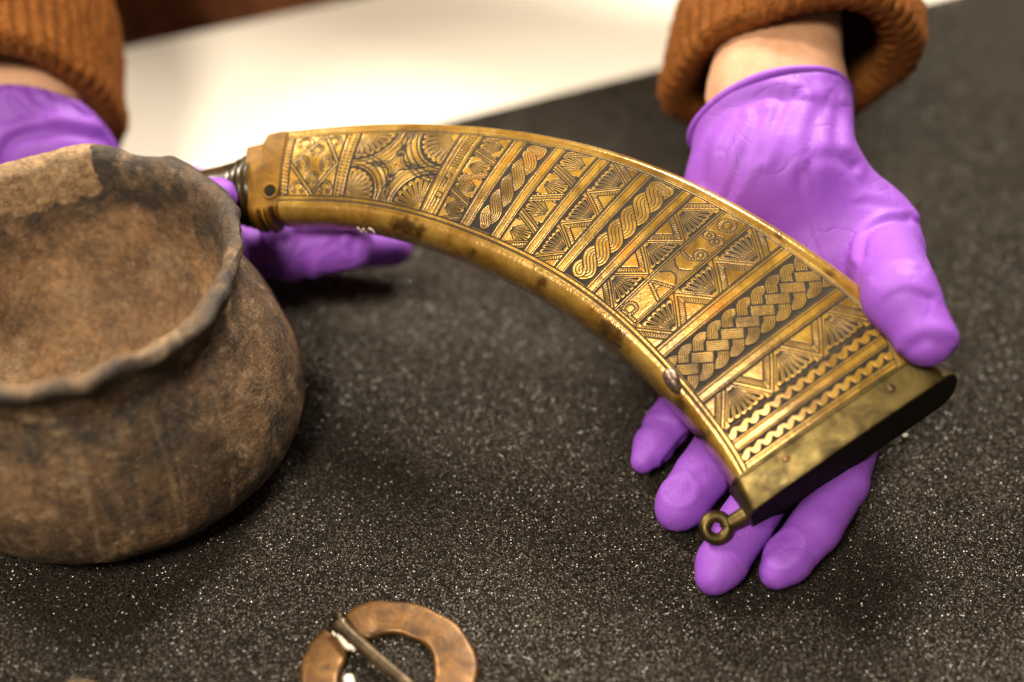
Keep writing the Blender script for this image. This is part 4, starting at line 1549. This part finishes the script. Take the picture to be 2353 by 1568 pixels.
for k in range(4):
    a, b_, c_, d_ = rad[k]
    g += [(kn[k], pip[k], a, b_, .004 if k else .003), (pip[k], dip[k], b_, c_, .0015), (dip[k], tip[k], c_, d_, .0015)]
tb, tm, ti, tt_ = at(1975, 548, 0.060), at(2028, 588, 0.063), onface(2066, 692, 0.0045), onface(2122, 788, 0.0062)
g += [(at(1830, 440, .068), tb, .0175, .0175, .008), (at(1900, 600, .055), tb, .016, .016, .008), (tb, tm, .0170, .0128, .008), (tm, ti, .0126, .0102, .003), (ti, tt_, .0102, .0080, .003), (tb, kn[0], .012, .010, .008)]
nl = []
for k, (rx, ry) in ((0, (.0048, .0062)), (2, (.0050, .0052))):
    ax = unit(tip[k] - dip[k])
    nl.append((tip[k] - ax * .0005, ax, rx, ry))
for k, (ln, r_) in enumerate(((.0035, .0048), (.0030, .0052), (.0015, .0060), (.0050, .0036))):
    ax = unit(tip[k] - dip[k])
    g.append((tip[k], tip[k] + ax * (rad[k][3] - r_ + ln), rad[k][3], r_, .002))
cp, cn = cutplane(at(1602, 318, .080), at(1948, 245, .084), wr_back - wr, -.22)
glove(g, cp, cn, 0.00115, at(1780, 270, .09), 5, "violet glove under the wide end, thumb over the edge", nl, [
    ([(1618, 420), (1622, 345), (1648, 288), (1699, 250), (1765, 228), (1823, 232)], .0013, .0022, .07),
    ([(1983, 590), (1988, 560), (1999, 538), (2025, 518), (2054, 509), (2083, 508)], .0011, .0013, .055),
    ([(1858, 350), (1866, 300), (1886, 250)], .0007, .0026, .07),
    ([(1920, 256), (1918, 311), (1924, 350), (1950, 388)], .0008, .0020, .06),
    ([(1835, 420), (1858, 378), (1890, 362), (1930, 368)], .0005, .0022, .06),
    ([(1743, 270), (1713, 359), (1670, 451)], .0007, .0022, .07),
    ([(1700, 280), (1664, 359), (1646, 432)], .0007, .0018, .07),
    ([(1800, 240), (1770, 300), (1745, 360)], .0006, .0020, .07),
    ([(1838, 396), (1845, 458), (1866, 540), (1900, 620)], .0004, .0010, .06),
    ([(1985, 470), (2030, 478), (2080, 500)], .0004, .0016, .05),
    ([(2020, 640), (2060, 618), (2110, 628)], .0005, .0014, .05),
    ([(2040, 690), (2080, 672), (2135, 690)], .0004, .0012, .05),
    ([(2100, 795), (2130, 782), (2160, 790)], .0009, .0020, .05),
    ([(1478, 985), (1510, 968), (1545, 975)], .0005, .0010, .012),
    ([(1520, 1060), (1545, 1030), (1570, 1000)], .0005, .0009, .008),
    ([(1590, 1110), (1622, 1085), (1650, 1090)], .0004, .0014, .012),
    ([(1690, 1215), (1720, 1190), (1755, 1200)], .0004, .0014, .012)])

# hand on the left, behind the pot, pinching the nozzle end
g = []
XB = np.array([0.0105, 0, 0])
v0, v1 = at(34, 205, 0.068), at(82, 350, 0.050)
g += [(v0 - XB, v1 - XB, .0200, .0195, .006), (v0 + XB, v1 + XB, .0195, .0190, .006), (v0, v1, .0215, .0205, .006)]
pa = at(190, 470, .030); pk = at(415, 480, .026)
g += [(v1 - XB, pa, .0190, .016, .008), (v1 + XB, pa, .0180, .016, .008), (pa, pk, .0165, .0130, .008)]
ia, ib, ic = at(545, 562, .033), at(665, 582, .040), at(806, 566, .047)
g += [(pk, ia, .0125, .0105, .006), (ia, ib, .0100, .0096, .0015), (ib, ic, .0096, .0080, .0015)]
ma, mb = at(690, 566, .017), at(905, 572, .019)
g += [(pk, ma, .0125, .0095, .006), (ma, mb, .0082, .0062, .0015)]
ra, rb = at(580, 545, .020), at(720, 566, .020)
g += [(pk, ra, .0120, .0090, .006), (ra, rb, .0088, .0075, .003)]
ta, tb2, tc = at(330, 490, .050), at(430, 466, .063), onface(512, 462, 0.0035)
g += [(pa, ta, .014, .0100, .008), (ta, tb2, .0092, .0076, .004), (tb2, tc, .0076, .0062, .004)]
cp, cn = cutplane(at(-80, 322, .060), at(205, 302, .060), wl_back - wl)
glove(g, cp, cn, 0.0014, at(80, 280, .07), 41, "violet glove behind the pot, fingers under the nozzle", (), [
    ([(4, 380), (18, 338), (51, 316), (103, 306), (154, 306), (218, 319), (260, 334)], .0018, .0022, .04),
    ([(75, 215), (95, 240), (118, 262)], .0008, .0018, .04), ([(30, 230), (60, 262), (100, 280)], .0008, .0018, .04), ([(120, 225), (150, 250), (190, 268)], .0008, .0018, .04),
    ([(597, 535), (599, 570), (601, 620)], .0006, .0012, .02), ([(672, 530), (676, 556), (645, 615)], .0007, .0014, .02),
    ([(800, 520), (745, 560), (708, 585), (702, 625)], .0012, .0018, .02), ([(808, 575), (812, 554), (826, 531)], .0009, .0014, .02), ([(560, 545), (566, 580), (566, 620)], .0005, .0010, .02)])
